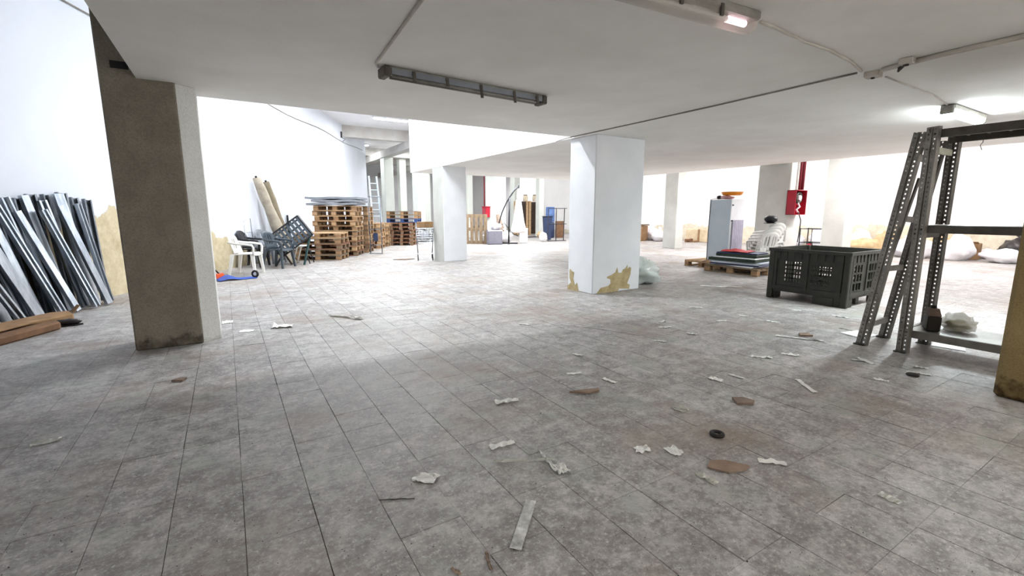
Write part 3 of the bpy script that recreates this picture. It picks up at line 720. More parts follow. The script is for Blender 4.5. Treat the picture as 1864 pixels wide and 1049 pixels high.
# (foot s, head s, head height, foot distance from wall, width, bright?, twist)
# wall runs from s=-5 (photo left edge) to s=-3.2 (brown column); feet shifted towards the column
def row(n, s_a, s_b, f0, f1, head, zts, m, label, group, widths, lean0, lean1, z_j):
    for i in range(n):
        t = i / (n - 1); s0 = s_a + (s_b - s_a) * t
        profile(s0, s0 + lean0 + (lean1 - lean0) * t + rng.uniform(-0.03, 0.03), zts + rng.uniform(-z_j, z_j), f0 + (f1 - f0) * t, rng.choice(widths), m, label, group,
                flip=-1 if m is M_GALV and i % 2 else 1, tw=rng.uniform(-0.25, 0.25), dep=0.045, head=head)
row(13, -6.3, -4.02, 0.15, 0.30, 0.04, 1.64, M_GALVD, PD, 'dull steel channels', (0.11, 0.13, 0.15), -0.3, 0.22, 0.10)
row(11, -6.25, -4.10, 0.27, 0.43, 0.11, 1.60, M_GALV, PL, 'bright steel channels', (0.10, 0.12, 0.15), -0.55, 0.02, 0.10)
PF = 'bright steel channel in the front layer of the row against the left wall'
row(8, -6.1, -4.25, 0.40, 0.56, 0.19, 1.52, M_GALV, PF, 'front steel channels', (0.10, 0.13), -0.62, -0.16, 0.12)
for i, (s0, w) in enumerate(((-5.35, 0.30), (-4.98, 0.26))):
    p0 = on_left(s0, 0.12); p1 = on_left(s0 + 0.1, 0.025, 1.2)
    mb = MB().bar((0, 0, 0.0), p1 - p0, w, 0.025, up=WN); tag(mb.build('wooden_board', M_DKWOOD, loc=p0 + Vector((0, 0, 0.03))), ('wide dark brown board standing behind the steel channels', 'narrower dark brown board standing behind the steel channels')[i], 'board')
# flattened cardboard in front of the profiles
q = fl(72, 596); r = empty('cardboard_box', q, 1.05, 'torn brown cardboard box lying in front of the steel channels', 'cardboard box')
mb = MB().prism([(-0.55, -0.12), (0.25, -0.22), (0.42, -0.02), (0.30, 0.14), (-0.50, 0.20)], 0.0, 0.13); mb.build('body', M_CARD, r, bevel=0.02)
MB().slab((0.24, -0.22, 0.13), (0.7, 0.7, 0), (0.2, -0.2, 0.35), [(0, 0), (0.28, 0), (0.24, 0.10), (0.03, 0.12)], 0.01).build('flap', M_CARD, r)
q = fl(10, 622); r = empty('cardboard_sheet', q, 1.05, 'long wet brown cardboard sheet lying in front of the torn box', 'cardboard')
MB().prism([(-0.7, -0.16), (0.55, -0.12), (0.66, 0.02), (0.3, 0.12), (-0.7, 0.13)], 0.0, 0.10).build('body', M_CARDW, r, bevel=0.02)
MB().slab((-0.6, 0.0, 0.105), (1, 0.05, 0.02), (0, 1, 0.1), [(0, 0), (1.1, -0.02), (1.0, 0.1), (0, 0.12)], 0.012).build('folded_layer', M_CARD, r)
q = fl(120, 594); r = empty('old_shoe', q, 0.0, 'black shoe lying at the end of the cardboard', 'shoe')
blob(MB(), (0, 0, 0.012), (0.16, 0.05, 0.04), 31, 8, 12, 0.2).build('upper', M_BLKBAG, r, smooth=True)
MB().prism([(-0.16, -0.04), (0.1, -0.05), (0.17, 0), (0.1, 0.05), (-0.16, 0.04)], 0, 0.02).build('sole', M_SOLE, r)

# ================================================================== PLASTIC CHAIRS
def plastic_chair(name, loc, rz, m, label, sc=1.12, slots=True, group=None):
    r = empty(name, loc, rz, label, 'chair', group)
    S = lambda *a: tuple(v * sc for v in a)
    def seat_fn(u, v):
        x = -0.22 + 0.46 * u; y = (v - 0.5) * (0.44 + 0.06 * u)
        return S(x, y, 0.43 + 0.02 * u - 0.02 * (1 - (2 * v - 1) ** 2) - (0.03 * max(0, u - 0.85) / 0.15))
    MB().grid(seat_fn, 6, 6).build('seat', m, r, smooth=True, solid=0.02)
    bk = MB()
    def back_fn(u, v):
        y = (u - 0.5) * (0.44 - 0.04 * v); e = abs(2 * u - 1)
        z = 0.44 + 0.42 * v - 0.09 * v * e ** 3
        return S(-0.21 - 0.11 * v + 0.07 * e * e, y, z)
    nu, nv = 14, 8
    o = 0
    for i in range(nu + 1):
        for j in range(nv + 1): bk.v.append(back_fn(i / nu, j / nv))
    for i in range(nu):
        for j in range(nv):
            if slots and j in (2, 3, 4, 5) and i in (3, 5, 8, 10): continue
            a = i * (nv + 1) + j; bk.f.append((a, a + nv + 1, a + nv + 2, a + 1))
    bk.build('backrest', m, r, smooth=True, solid=0.014)
    for sx in (-1, 1):
        for sy in (-1, 1):
            MB().bar(S(sx * 0.19, sy * 0.21, 0.43), S(sx * 0.25 - 0.02, sy * 0.25, 0.0), 0.07 * sc, 0.05 * sc, up=(0, 1, 0), w1=0.04 * sc, h1=0.035 * sc).build('leg', m, r)
    for sy in (-1, 1):
        arm = MB().tube([S(-0.25, sy * 0.20, 0.68), S(-0.12, sy * 0.26, 0.655), S(0.08, sy * 0.27, 0.64), S(0.21, sy * 0.26, 0.62), S(0.235, sy * 0.25, 0.57), S(0.22, sy * 0.235, 0.43)], [0.022 * sc] * 6, 8)
        arm.build('armrest', m, r, smooth=True)
    return r
CW = 0.5 * (fl(430, 503) + fl(478, 498)); 
plastic_chair('plastic_chair', fl(452, 499), math.radians(-22), M_WPLAST, 'white plastic armchair standing at the end of the chair row')
plastic_chair('plastic_chair', fl(510, 487), math.radians(-38), M_SLATE, 'slate grey plastic armchair beside the tilted lattice table')
plastic_chair('plastic_chair', fl(465, 485), math.radians(-26), M_BLKCH, 'black plastic chair squeezed behind the white one', slots=False)
plastic_chair('plastic_chair', fl(495, 479), math.radians(-40), M_GREYP, 'pale grey plastic chair pushed back against the wall')
# tilted lattice table top lying on the chairs
q = fl(532, 483); r = empty('garden_table', q + Vector((0, 0, 0.0)), math.radians(-30), 'dark lattice garden table tipped up on its corner beside the chairs', 'table')
rot = Matrix.Rotation(math.radians(68), 3, 'X') @ Matrix.Rotation(math.radians(40), 3, 'Z')
def T3(x, y, z): v = rot @ Vector((x, y, z)); return (v.x, v.y + 0.0, v.z + 0.80)
hw, hd = 0.50, 0.36
for nm, a, b in (('frame_bar', (-hw, -hd, 0), (hw, -hd, 0)), ('frame_bar', (hw, -hd, 0), (hw, hd, 0)), ('frame_bar', (hw, hd, 0), (-hw, hd, 0)), ('frame_bar', (-hw, hd, 0), (-hw, -hd, 0))):
    MB().bar(T3(*a), T3(*b), 0.05, 0.04).build(nm, M_BLKCH, r)
for i in range(9):
    x = -hw + (i + 0.5) * 2 * hw / 9; MB().bar(T3(x, -hd, 0.004), T3(x, hd, 0.004), 0.07, 0.008, up=tuple(rot @ Vector((0, 0, 1)))).build('slat', M_SLATE, r)
for i in range(4):
    y = -hd + (i + 0.5) * 2 * hd / 4; MB().bar(T3(-hw, y, -0.006), T3(hw, y, -0.006), 0.05, 0.008, up=tuple(rot @ Vector((0, 0, 1)))).build('cross_slat', M_BLKCH, r)
for sx, sy in ((-1, -1), (1, -1)):
    MB().bar(T3(sx * (hw - 0.05), sy * (hd - 0.05), 0), (sx * 0.30, -0.12 + 0.2 * sx, 0.0), 0.045, 0.045).build('leg', M_TEAL if sx > 0 else M_BLKCH, r)
# white stool frame and framed panel at the end of the row
q = fl(551, 480); r = empty('folding_stool', q, math.radians(-25), 'white tube stool frame beside the short pallet stack', 'stool')
for sy in (-0.18, 0.18):
    MB().tube([(-0.2, sy, 0.012), (-0.05, sy, 0.5), (0.12, sy, 0.5)], 0.018, 8).build('leg', M_WPLAST, r, smooth=True)
    MB().tube([(0.12, sy, 0.5), (0.26, sy, 0.012)], 0.016, 8).build('leg', M_BLKCH, r, smooth=True)
MB().box(-0.1, -0.2, 0.5, 0.16, 0.2, 0.525).build('seat', M_WPLAST, r, bevel=0.006)
q = fl(537, 480); r = empty('framed_panel', q, math.atan2(WD.y, WD.x), 'low framed pale panel leaning behind the chairs', 'panel')
MB().bar((0.0, 0, 0), (0.0, 0.3, 0.5), 0.46, 0.02, up=(0, -1, 0.5)).build('sheet', M_CANVAS, r)
for a in (-0.24, 0.24): MB().bar((a, -0.01, 0), (a, 0.29, 0.52), 0.04, 0.035, up=(0, -1, 0.5)).build('frame_bar', M_DKWOOD, r)
# covered parasols leaning on the wall
for i, (s0, s1, off, zt, m, lb, rad) in enumerate(((2.85, 2.05, 0.62, 2.42, M_CANVAS, 'beige canvas cover of a long folded parasol leaning on the left wall', 0.15), (3.25, 2.65, 0.5, 2.34, M_CANVAS2, 'olive canvas roll leaning on the wall beside the beige one', 0.13))):
    p0 = on_left(s0, off); p1 = on_left(s1, 0.17, zt) - p0
    r = empty('covered_parasol', p0, 0, lb, 'parasol')
    pts = [p1 * (t / 9) for t in range(10)]
    mb = MB().tube(pts, [rad * (1.25 - 0.055 * t) * (1 + 0.1 * math.sin(t * 1.9 + i)) for t in range(10)], 12); mb.build('cover', m, r, smooth=True)
    top = p1; MB().tube([top, top + p1.normalized() * 0.05], 0.03, 8).build('pole_tip', M_DKMET, r, smooth=True)
    MB().tube([p1 * 0.3, p1 * 0.33], rad * 1.14, 12).build('tie_strap', m, r, smooth=True)
# thin wire rack behind the chairs
q = on_left(1.25, 0.12); r = empty('wire_rack', q, math.atan2(WD.y, WD.x), 'thin white wire rack standing against the wall behind the chairs', 'rack')
MB().tube([(-0.02, 0, 0.008), (-0.05, 0, 1.22), (0.32, 0, 1.28), (0.42, 0, 0.008)], 0.009, 6).build('frame', M_CHROME, r, smooth=True)
for z in (0.3, 0.6, 0.9): MB().tube([(-0.03, 0, z), (0.38, 0, z)], 0.006, 6).build('crossbar', M_CHROME, r)
q = on_left(4.3, 0.10); r = empty('metal_easel', q, math.atan2(WD.y, WD.x), 'dark metal easel frame leaning on the wall behind the short pallet stack', 'frame')
MB().bar((0, 0, 0), (0.05, 0.05, 1.35), 0.05, 0.04).build('post', M_DKMET, r); MB().bar((0.05, 0.05, 1.35), (0.3, 0.05, 0.0), 0.04, 0.03).build('brace', M_DKMET, r)
# broom, blue dustpan sheet and small wheel
q = fl(400, 508); r = empty('broom', q, math.radians(60), 'orange broom head with a dark handle beside the brown column', 'broom')
MB().add([(-0.16, -0.04, 0), (0.16, -0.04, 0), (0.16, 0.04, 0), (-0.16, 0.04, 0), (-0.12, -0.03, 0.12), (0.12, -0.03, 0.12), (0.12, 0.03, 0.12), (-0.12, 0.03, 0.12)], [(0, 3, 2, 1), (4, 5, 6, 7), (0, 1, 5, 4), (1, 2, 6, 5), (2, 3, 7, 6), (3, 0, 4, 7)]).build('head', M_REDORG, r, bevel=0.01)
MB().tube([(0, 0, 0.11), (-0.2, 0.3, 0.6), (-0.38, 0.58, 1.1)], 0.014, 8).build('handle', M_DKMET, r, smooth=True)
q = fl(428, 509); r = empty('dustpan', q, math.radians(10), 'flat blue plastic sheet on the floor beside the orange broom', 'sheet')
MB().grid(lambda u, v: (-0.34 + 0.75 * u, (-0.2 + 0.42 * v) * (1 - 0.25 * u), 0.014 + 0.08 * math.exp(-((u - 0.3) / 0.16) ** 2) * (0.4 + 0.6 * v)), 12, 5).build('pan', M_BLUE, r, smooth=True, solid=0.006)
q = fl(465, 506); r = empty('tape_roll', q, math.radians(-40), 'small black wheel lying by the foot of the white chair', 'wheel')
MB().tube([(0.065 * math.cos(t * math.pi / 8), 0, 0.09 + 0.065 * math.sin(t * math.pi / 8)) for t in range(16)], 0.024, 8, closed=True).build('tyre', M_SOLE, r, smooth=True)
MB().lathe([(0.035, -0.015), (0.035, 0.015)], 12, (0, 0, 0)).build('hub', M_WPLAST, r)
hb = [c for c in r.children if c.name.startswith('hub')][0]; hb.rotation_euler.x = math.pi / 2; hb.location = (0, 0, 0.09)

# ================================================================== PALLETS
PLX, PLY, PLZ = 1.36, 0.98, 0.166
def make_pallet(m_deck, m_block, label, group, name='wooden_pallet'):
    r = empty(name, (0, 0, 0), 0, label, 'pallet', group)
    hx, hy = PLX / 2, PLY / 2; bt = 0.024
    db = MB().box(-hx, -0.07, 0, hx, 0.07, bt).build('deck_board', m_deck, r); db.location = (0, -hy + 0.07, PLZ - bt)
    for k in range(1, 5):
        c = db.copy(); COL.objects.link(c); c.parent = r; c.location = (0, -hy + 0.07 + k * (PLY - 0.14) / 4, PLZ - bt)
    st = MB().box(-0.075, -hy, 0, 0.075, hy, bt).build('stringer_board', m_deck, r); st.location = (-hx + 0.075, 0, PLZ - 2 * bt - 0.001)
    for x in (0, hx - 0.075):
        c = st.copy(); COL.objects.link(c); c.parent = r; c.location = (x, 0, PLZ - 2 * bt - 0.001)
    bl = MB().box(-0.075, -0.06, 0, 0.075, 0.06, PLZ - 3 * bt - 0.002).build('block', m_block, r)
    spots = [(x, y) for x in (-hx + 0.075, 0, hx - 0.075) for y in (-hy + 0.06, 0, hy - 0.06)]
    bl.location = (*spots[0], bt)
    for s in spots[1:]:
        c = bl.copy(); COL.objects.link(c); c.parent = r; c.location = (*s, bt)
    bb = MB().box(-hx, -0.06, 0, hx, 0.06, bt - 0.001).build('bottom_board', m_deck, r); bb.location = (0, -hy + 0.06, 0.0005)
    for y in (0, hy - 0.06):
        c = bb.copy(); COL.objects.link(c); c.parent = r; c.location = (0, y, 0.0005)
    return r
PROTO = {}
def pallet(key, md, mbk, loc, rz, label, group):
    if key not in PROTO:
        PROTO[key] = o = make_pallet(md, mbk, label, group)
    else: o = copy_tree(PROTO[key])
    tag(o, label, None, group); o['category'] = 'pallet'; o.location = loc; o.rotation_euler = (0, 0, rz)
    return o
kinds = {'a': (M_WOOD, M_WOOD2), 'b': (M_WOOD2, M_WOOD), 'c': (M_WOOD3, M_WOOD), 'd': (M_WOODR, M_WOOD3), 'e': (M_WOODB, M_WOODB)}
WRZ = math.atan2(-WD.x, WD.y)
def stack(corner, seq, label, group, rz=WRZ, turn=0.0, jit=0.03):
    """corner = front right foot corner"""
    ax = Vector((math.cos(rz), math.sin(rz), 0)); ay = Vector((-ax.y, ax.x, 0))
    hx, hy = (PLX / 2, PLY / 2)
    if turn: hx, hy = hy, hx
    c = Vector(corner) - ax * hx + ay * hy; top = None
    for i, kk in enumerate(seq):
        d = ax * rng.uniform(-jit, jit) + ay * rng.uniform(-jit, jit)
        o = pallet(kk, *kinds[kk], (c.x + d.x, c.y + d.y, i * (PLZ + 0.0005)), rz + turn + rng.uniform(-0.02, 0.02), label, group)
    return c
c_1 = stack(fl(622, 474), 'ccdcb', 'wooden pallet in the short stack beside the plastic chairs', 'short pallet stack by the chairs')
c_2 = stack(fl(651, 466), 'dadacbabab', 'wooden pallet in the tall stack with grey panels on top', 'tall pallet stack under grey panels')
c_3 = stack(fl(651, 466) + WD * 1.15 + Vector((WD.y, -WD.x, 0)) * 0.12, 'cdcaccacac', 'wooden pallet in the tall stack behind the hand truck', 'second tall pallet stack')
c_4 = stack(fl(703, 453) - WN * 0.2, 'babaca', 'wooden pallet in the low stack between the tall stacks and the blue pallet', 'low pallet stack')
c_4b = stack(fl(703, 453) - WN * 0.2 + WD * 1.2 + WN * 0.08, 'cacaca', 'wooden pallet in the low stack nearest the stack with the blue pallet', 'low stack next to the blue pallet')
c_5 = stack(fl(752, 447), 'dddddd', 'reddish wooden pallet under the blue one', 'stack carrying the blue pallet', rz=math.radians(-31), turn=math.pi / 2)
for i, kk in enumerate('ecc'):
    zz = (6 + i) * (PLZ + 0.0005)
    pallet(kk, *kinds[kk], (c_5.x, c_5.y, zz), math.radians(-31), 'bright blue painted pallet near the top of a pallet stack' if kk == 'e' else 'weathered pallet lying on the blue pallet', None if kk == 'e' else 'weathered pallets on the blue one')
for o in list(COL.objects):
    if o.get('label', '').startswith('bright blue') and 'group' in o: del o['group']
# grey panels on the tall stack
zt = 10 * (PLZ + 0.0005)
for i, (dx, dy, rz, w, lb) in enumerate(((-0.02, 0.1, 0.0, 1.62, 'lowest grey panel on the tall pallet stack'), (0.1, 0.12, 0.03, 1.56, 'middle grey panel on the tall pallet stack'), (0.02, 0.3, -0.04, 1.7, 'bent grey panel lying topmost on the tall pallet stack'))):
    z0 = zt + 0.002 + i * 0.095
    mb = MB().grid(lambda u, v: ((u - 0.5) * w, (v - 0.5) * 1.25, 0.045 + (0.02 * math.sin(u * 5 + i) ** 2)), 10, 4)
    ob = mb.build('grey_panel', M_GREYP, loc=(c_2.x + dx * WD.y, c_2.y + dx * -WD.x + dy * 0.5, z0), rz=WRZ + rz, solid=0.07, smooth=False)
    tag(ob, lb, 'panel')
# hand truck standing by the stacks
q = fl(676, 462); r = empty('hand_truck', q + WN * 0.12, WRZ, 'tall thin metal hand truck frame standing in front of the pallet stacks', 'hand truck')
for x in (-0.14, 0.26): MB().tube([(x, 0, 0.03), (x, 0.02, 1.98)], 0.016, 8).build('upright', M_GALVD, r, smooth=True)
for z in (0.3, 0.85, 1.4, 1.98): MB().tube([(-0.14, 0.01, z), (0.26, 0.01, z)], 0.012, 8).build('crossbar', M_GALVD, r, smooth=True)
MB().box(-0.16, -0.12, 0, 0.28, 0.04, 0.02).build('toe_plate', M_GALVD, r)
MB().box(-0.02, -0.04, 0.45, 0.14, -0.015, 0.72).build('blue_pad', M_NAVY, r)
r = empty('aluminium_ladder', fl(690, 440), 0.3, 'pale blue metal ladder standing far behind the pallet stacks', 'ladder')
for x in (-0.25, 0.25): MB().bar((x, 0, 0), (x * 0.85, 0.3, 3.2), 0.07, 0.05).build('rail', M_CABB, r)
for i in range(9): MB().bar((-0.25, 0.03 * i + 0.02, 0.3 + i * 0.32), (0.25, 0.03 * i + 0.02, 0.3 + i * 0.32), 0.04, 0.03).build('rung', M_CABB, r)

# ================================================================== SACKS
def sack(loc, r3, seed, m, label, name='filled_sack', neck=True, group=None, cat='sack', rz=0.0):
    r = empty(name, loc, rz, label, cat, group)
    blob(MB(), (0, 0, 0.0), r3, seed, 12, 18, 0.24, flat=0.12).build('body', m, r, smooth=True)
    if neck:
        z = r3[2] * 1.75; a = seed * 1.7
        MB().tube([(0, 0, z), (0.03 * math.cos(a), 0.03 * math.sin(a), z + 0.07), (0.07 * math.cos(a), 0.07 * math.sin(a), z + 0.17)], [r3[0] * 0.35, 0.05, r3[0] * 0.32], 10).build('tied_neck', m, r, smooth=True)
    return r
# row along the right wall: pixel, size, material
WS = 'plump white sack in the row against the bright wall'
rows = [((1180, 438), (0.36, 0.4, 0.42), M_SACK, 'white sack beside the crate by the far wall'), ((1168, 438), None, None, None), ((1196, 439), (0.4, 0.4, 0.36), M_SACK, 'white sack next to the slim grey column'),
        ((1425, 447), (0.5, 0.5, 0.4), M_SACK, 'white sack glimpsed behind the wire cage'), ((1447, 449), (0.5, 0.5, 0.36), M_SACK, 'low white sack beside the wire cage'),
        ((1548, 455), (0.46, 0.5, 0.5), M_SACK, 'white sack standing just beside the grey column behind the pallet box'),
        ((1578, 457), (0.6, 0.7, 0.34), M_SACKT, 'wide tan sack lying between two white sacks'), ((1562, 458), (0.5, 0.5, 0.22), M_SACK, 'flat white sack in front of the wide tan one'),
        ((1600, 459), (0.42, 0.45, 0.46), M_SACK, 'pointed white sack beside the wide tan sack'), ((1630, 461), (0.4, 0.42, 0.46), M_SACKT, 'upright tan sack seen through the leaning frame'),
        ((1655, 463), (0.42, 0.45, 0.34), M_SACK, 'white sack seen between the shelving posts'), ((1705, 465), (0.6, 0.7, 0.38), M_SACK, 'big white sack behind the rear shelving post'),
        ((1735, 463), (0.42, 0.45, 0.46), M_SACKT, 'tan sack standing behind the small brown bundle'), ((1741, 468), (0.26, 0.3, 0.28), M_SACKB, 'small brown bundle between two white sacks'),
        ((1762, 467), (0.44, 0.46, 0.46), M_SACK, 'tall white sack beside the small brown bundle'), ((1787, 470), (0.26, 0.3, 0.2), M_SACK, 'small round white bag in front of the row'),
        ((1810, 472), (0.5, 0.55, 0.24), M_SACK, 'flat heap of white plastic bags near the black bin bag')]
items = [[fl(*p), tuple(v * 0.84 for v in r3), m, lb, i + 1, 'sack'] for i, (p, r3, m, lb) in enumerate(rows) if r3]
items.append([fl(1832, 471), (0.44, 0.44, 0.36), M_BLKBAG, 'glossy black bin bag at the end of the sack row', 41, 'bag'])
items.append([fl(1795, 464), (0.34, 0.34, 0.5), M_CARD, 'brown cardboard box among the sacks behind the black bin bag', 0, 'box'])
items.append([fl(1166, 438), (0.55, 0.55, 0.8), M_WOOD2, 'tan slatted crate standing by the far white sacks', 0, 'crate'])
for _ in range(60):                                  # settle the row: nothing stands inside its neighbour or the wall
    for A in items:
        for B in items:
            if A is B: continue
            d = B[0] - A[0]; d.z = 0; need = 1.08 * (max(A[1][:2]) + max(B[1][:2])); L = d.length
            if L < need and L > 1e-4: B[0] += d * ((need - L) / L * 0.25); A[0] -= d * ((need - L) / L * 0.25)
    for A in items:
        A[0].x = min(A[0].x, XR - max(A[1][:2]) * 1.25 - 0.03)
crate_at = None
for w, r3, m, lb, sd, kd in items:
    if kd == 'box':
        r = empty('cardboard_box', w, 0.1, lb, 'cardboard box')
        MB().box(-0.26, -0.24, 0, 0.26, 0.24, 0.5).build('body', M_CARD, r, bevel=0.02)
        MB().slab((-0.26, -0.24, 0.5), (0, 1, 0), (-1, 0, 0.5), [(0, 0), (0.46, 0), (0.42, 0.12), (0.03, 0.13)], 0.012).build('flap', M_CARD, r)
    elif kd == 'crate': crate_at = w
    else: sack(w, r3, sd, m, lb, 'bin_bag' if kd == 'bag' else 'filled_sack', neck=(kd == 'bag' or (m is M_SACK and r3[2] > 0.27)), cat=kd)
# crate beside sacks (seen right of the white column)
r = empty('wooden_crate', crate_at, 0.3, 'tan slatted crate standing by the far white sacks', 'crate')
for k in range(4):
    MB().box(-0.4, -0.5, 0.04 + k * 0.19, -0.36, 0.5, 0.19 + k * 0.19).build('slat', M_WOOD2, r)
MB().box(-0.36, -0.48, 0, 0.4, 0.48, 0.76).build('body', M_CARD, r); MB().box(-0.45, -0.55, 0.78, 0.42, 0.52, 0.84).build('lid', M_WOOD3, r)
w = fl(1258, 441); r = empty('brick_pile', w, 0.2, 'small heap of broken bricks by the far wall', 'bricks')
for k in range(7): MB().box(-0.12, -0.06, 0, 0.12, 0.06, 0.08).build('brick', M_WOODR if k % 2 else M_CARD, r, loc=(rng.uniform(-0.25, 0.25), rng.uniform(-0.3, 0.3), 0.08 * (k % 2)), rz=rng.uniform(0, 3))
w = fl(1278, 440); w = w * (20.0 / w.x); r = empty('cardboard_box', w, 0.0, 'wide pale cardboard box against the bright wall', 'cardboard box')
MB().box(-0.3, -0.75, 0, 0.3, 0.75, 0.62).build('body', mat('pale_cardboard', '#d3c3a6', 0.9, c2='#bda98a', scale=4), r, bevel=0.02)
MB().box(-0.302, -0.06, 0.01, 0.302, 0.06, 0.6225).build('tape', M_CARD, r)

# ================================================================== WHITE CABINET, BOARDS, HOSE CABINET (right middle)
w = fl(1312, 489); c = Vector((11.55, 7.45, 0))
pA = pallet('b', *kinds['b'], (11.36, 7.72, 0), 0.0, 'pale wooden pallet under the tall white cabinet', None)
if 'group' in pA: del pA['group']
r = empty('tall_cabinet', (11.47, 7.56, PLZ), 0, 'tall white metal cabinet with a pale blue side standing on a pallet', 'cabinet')
MB().box(-0.30, -0.30, 0, 0.30, 0.34, 1.62).build('body', M_CABW, r, bevel=0.012)
MB().box(-0.306, -0.29, 0.02, -0.298, 0.33, 1.60).build('side_panel', M_CABB, r)
MB().tube([(-0.31, 0.32, 0.0), (-0.315, 0.32, 0.8), (-0.31, 0.30, 1.62), (-0.2, 0.2, 1.66)], 0.008, 6).build('cable', M_CABLED, r, smooth=True)
for z in (1.05, 1.45): MB().box(-0.27, -0.325, z, -0.23, -0.298, z + 0.03).build('latch', M_DKMET, r)
mb = MB()
pts = [(-0.24 + 0.04 * i, -0.33 - 0.012 * (i % 2)) for i in range(13)]
for i in range(12):
    (xa, ya), (xb, yb) = pts[i], pts[i + 1]; mb.add([(xa, ya, 0.2), (xb, yb, 0.2), (xb, yb, 1.08), (xa, ya, 1.08)], [(0, 1, 2, 3)])
mb.build('ribbed_panel', M_FOILG, r, solid=0.004)
w0 = PLZ + 1.625
r = empty('work_tray', (11.50, 7.48, w0 + 0.1), 0.2, 'shallow orange tray on top of the tall white cabinet', 'tray')
MB().lathe([(0.20, 0), (0.24, 0.02), (0.27, 0.09), (0.25, 0.09), (0.2, 0.03)], 20).build('tray', M_ORANGE, r, smooth=True)
r = empty('rag_bundle', (11.40, 7.58, w0), 0.0, 'pink and white rags under the orange tray', 'rags')
blob(MB(), (0, 0, 0), (0.2, 0.2, 0.045), 51, 8, 14, 0.3).build('cloth', mat('pink_white_cloth', '#e3c6c6', 0.9, c2='#b9707a', scale=14), r, smooth=True)
blob(MB(), (-0.16, 0.1, 0), (0.06, 0.06, 0.05), 52, 6, 10, 0.2).build('dark_roll', M_DKMET, r, smooth=True)
pB = pallet('c', *kinds['c'], (10.60, 6.50, 0), math.radians(90), 'weathered pallet under the pile of boards and covers', None)
if 'group' in pB: del pB['group']
lay = [(1.15, 0.78, 0.03, M_CABW, 'lowest white board of the pile on the pallet'), (1.2, 0.8, 0.03, M_NAVY, 'navy board in the pile on the pallet'), (1.1, 0.8, 0.03, M_CABW, 'white board above the navy one in the pile'), (1.2, 0.76, 0.025, M_CABB, 'pale blue board in the pile on the pallet'),
       (1.15, 0.8, 0.07, M_BKGREEN, 'lower dark green cushion in the pile on the pallet'), (1.05, 0.75, 0.025, M_CABW, 'thin white board between the two green cushions'), (1.02, 0.72, 0.07, M_BKGREEN, 'upper dark green cushion in the pile on the pallet'), (0.95, 0.7, 0.03, M_NAVY, 'dark sheet near the top of the pile')]
z = PLZ + 0.002
for i, (a, b_, h, m, lb) in enumerate(lay):
    o = MB().box(-b_ / 2, -a / 2, 0, b_ / 2, a / 2, h).build('stacked_board', m, loc=(10.62 + rng.uniform(-0.05, 0.05), 6.52 + rng.uniform(-0.05, 0.05), z), rz=rng.uniform(-0.2, 0.2), bevel=0.008)
    tag(o, lb, 'board' if h < 0.05 else 'cushion'); z += h + 0.002
o = MB().grid(lambda u, v: ((u - 0.5) * 0.5, (v - 0.5) * 0.62, 0.012 + 0.05 * abs(mnoise.noise(Vector((u * 3, v * 3, 5)))) + 0.06 * math.exp(-((u - 0.4) ** 2 + (v - 0.5) ** 2) * 12)), 10, 10).build('red_sheet', M_BKRED, loc=(10.56, 6.6, z), rz=0.2, solid=0.01)
tag(o, 'crumpled bright red sheet on top of the board pile', 'sheet')
# stacked plastic chairs behind the boards
for i in range(4):
    plastic_chair('plastic_chair', (11.66 + 0.05 * i, 6.62 - 0.02 * i, 0.0 + 0.075 * i), math.radians(60), M_WPLAST, 'white plastic chair in the nested stack behind the board pile', 1.12, True, 'nested white chairs')
r = empty('sun_hat', (11.57, 6.43, 1.175), 0.0, 'dark hat lying on the nested white chairs', 'hat')
blob(MB(), (0.0, 0, 0), (0.15, 0.15, 0.10), 61, 8, 14, 0.1).build('crown', M_BLKCH, r, smooth=True)
MB().prism([(-0.3, -0.08), (0.0, -0.14), (0.05, 0.14), (-0.28, 0.02)], 0.0, 0.012).build('brim', M_DKMET, r)
# hose cabinet with pipe on the pale column
r = empty('fire_hose_cabinet', (13.30, 6.86, 1.38), 0, 'open red fire hose cabinet mounted on the pale column', 'hose cabinet')
W2, DP, HH = 0.28, 0.24, 0.66
cab = MB(); 
cab.box(-W2, -DP, 0, -W2 + 0.012, 0, HH); cab.box(W2 - 0.012, -DP, 0, W2, 0, HH); cab.box(-W2, -DP, 0, W2, 0, 0.012); cab.box(-W2, -DP, HH - 0.012, W2, 0, HH); cab.box(-W2, -0.014, 0, W2, -0.002, HH)
cab.build('body', M_RED, r)
rl = MB().tube([(0.05 + 0.13 * math.cos(t * math.pi / 8), -0.14, HH - 0.2 + 0.13 * math.sin(t * math.pi / 8)) for t in range(16)], 0.035, 8, closed=True).build('hose_reel', M_BLACKP, r, smooth=True)
MB().lathe([(0.07, -0.02), (0.07, 0.02)], 14).build('reel_hub', M_CABW, rl, loc=(0.05, -0.17, HH - 0.2)).rotation_euler.x = math.pi / 2
MB().tube([(0.0, -0.15, 0.32), (0.1, -0.16, 0.22), (-0.04, -0.15, 0.14), (0.08, -0.15, 0.05)], 0.03, 8).build('hose', M_CABW, r, smooth=True)
MB().tube([(0.05, -0.16, 0.1), (0.02, -0.27, -0.15), (0.10, -0.22, -0.5), (0.18, -0.16, -0.75)], 0.014, 8).build('hanging_hose', M_CABLED, r, smooth=True)
o = MB().tube([(13.62, 6.79, ZM - 0.4 + 2.6), (13.62, 6.79, 2.06)], 0.045, 10).build('fire_pipe', M_PIPE, smooth=True); tag(o, 'dark red water pipe coming down to the hose cabinet', 'pipe')
o = MB().tube([(13.48, 6.79, 4.9), (13.48, 6.79, 2.06)], 0.028, 10).build('fire_pipe', M_PIPE, smooth=True); tag(o, 'thin red pipe beside the thicker one above the hose cabinet', 'pipe')
w = Vector((13.72, 6.5, 0)); r = empty('fire_extinguisher', w, 0, 'red fire extinguisher on the floor under the hose cabinet', 'extinguisher')
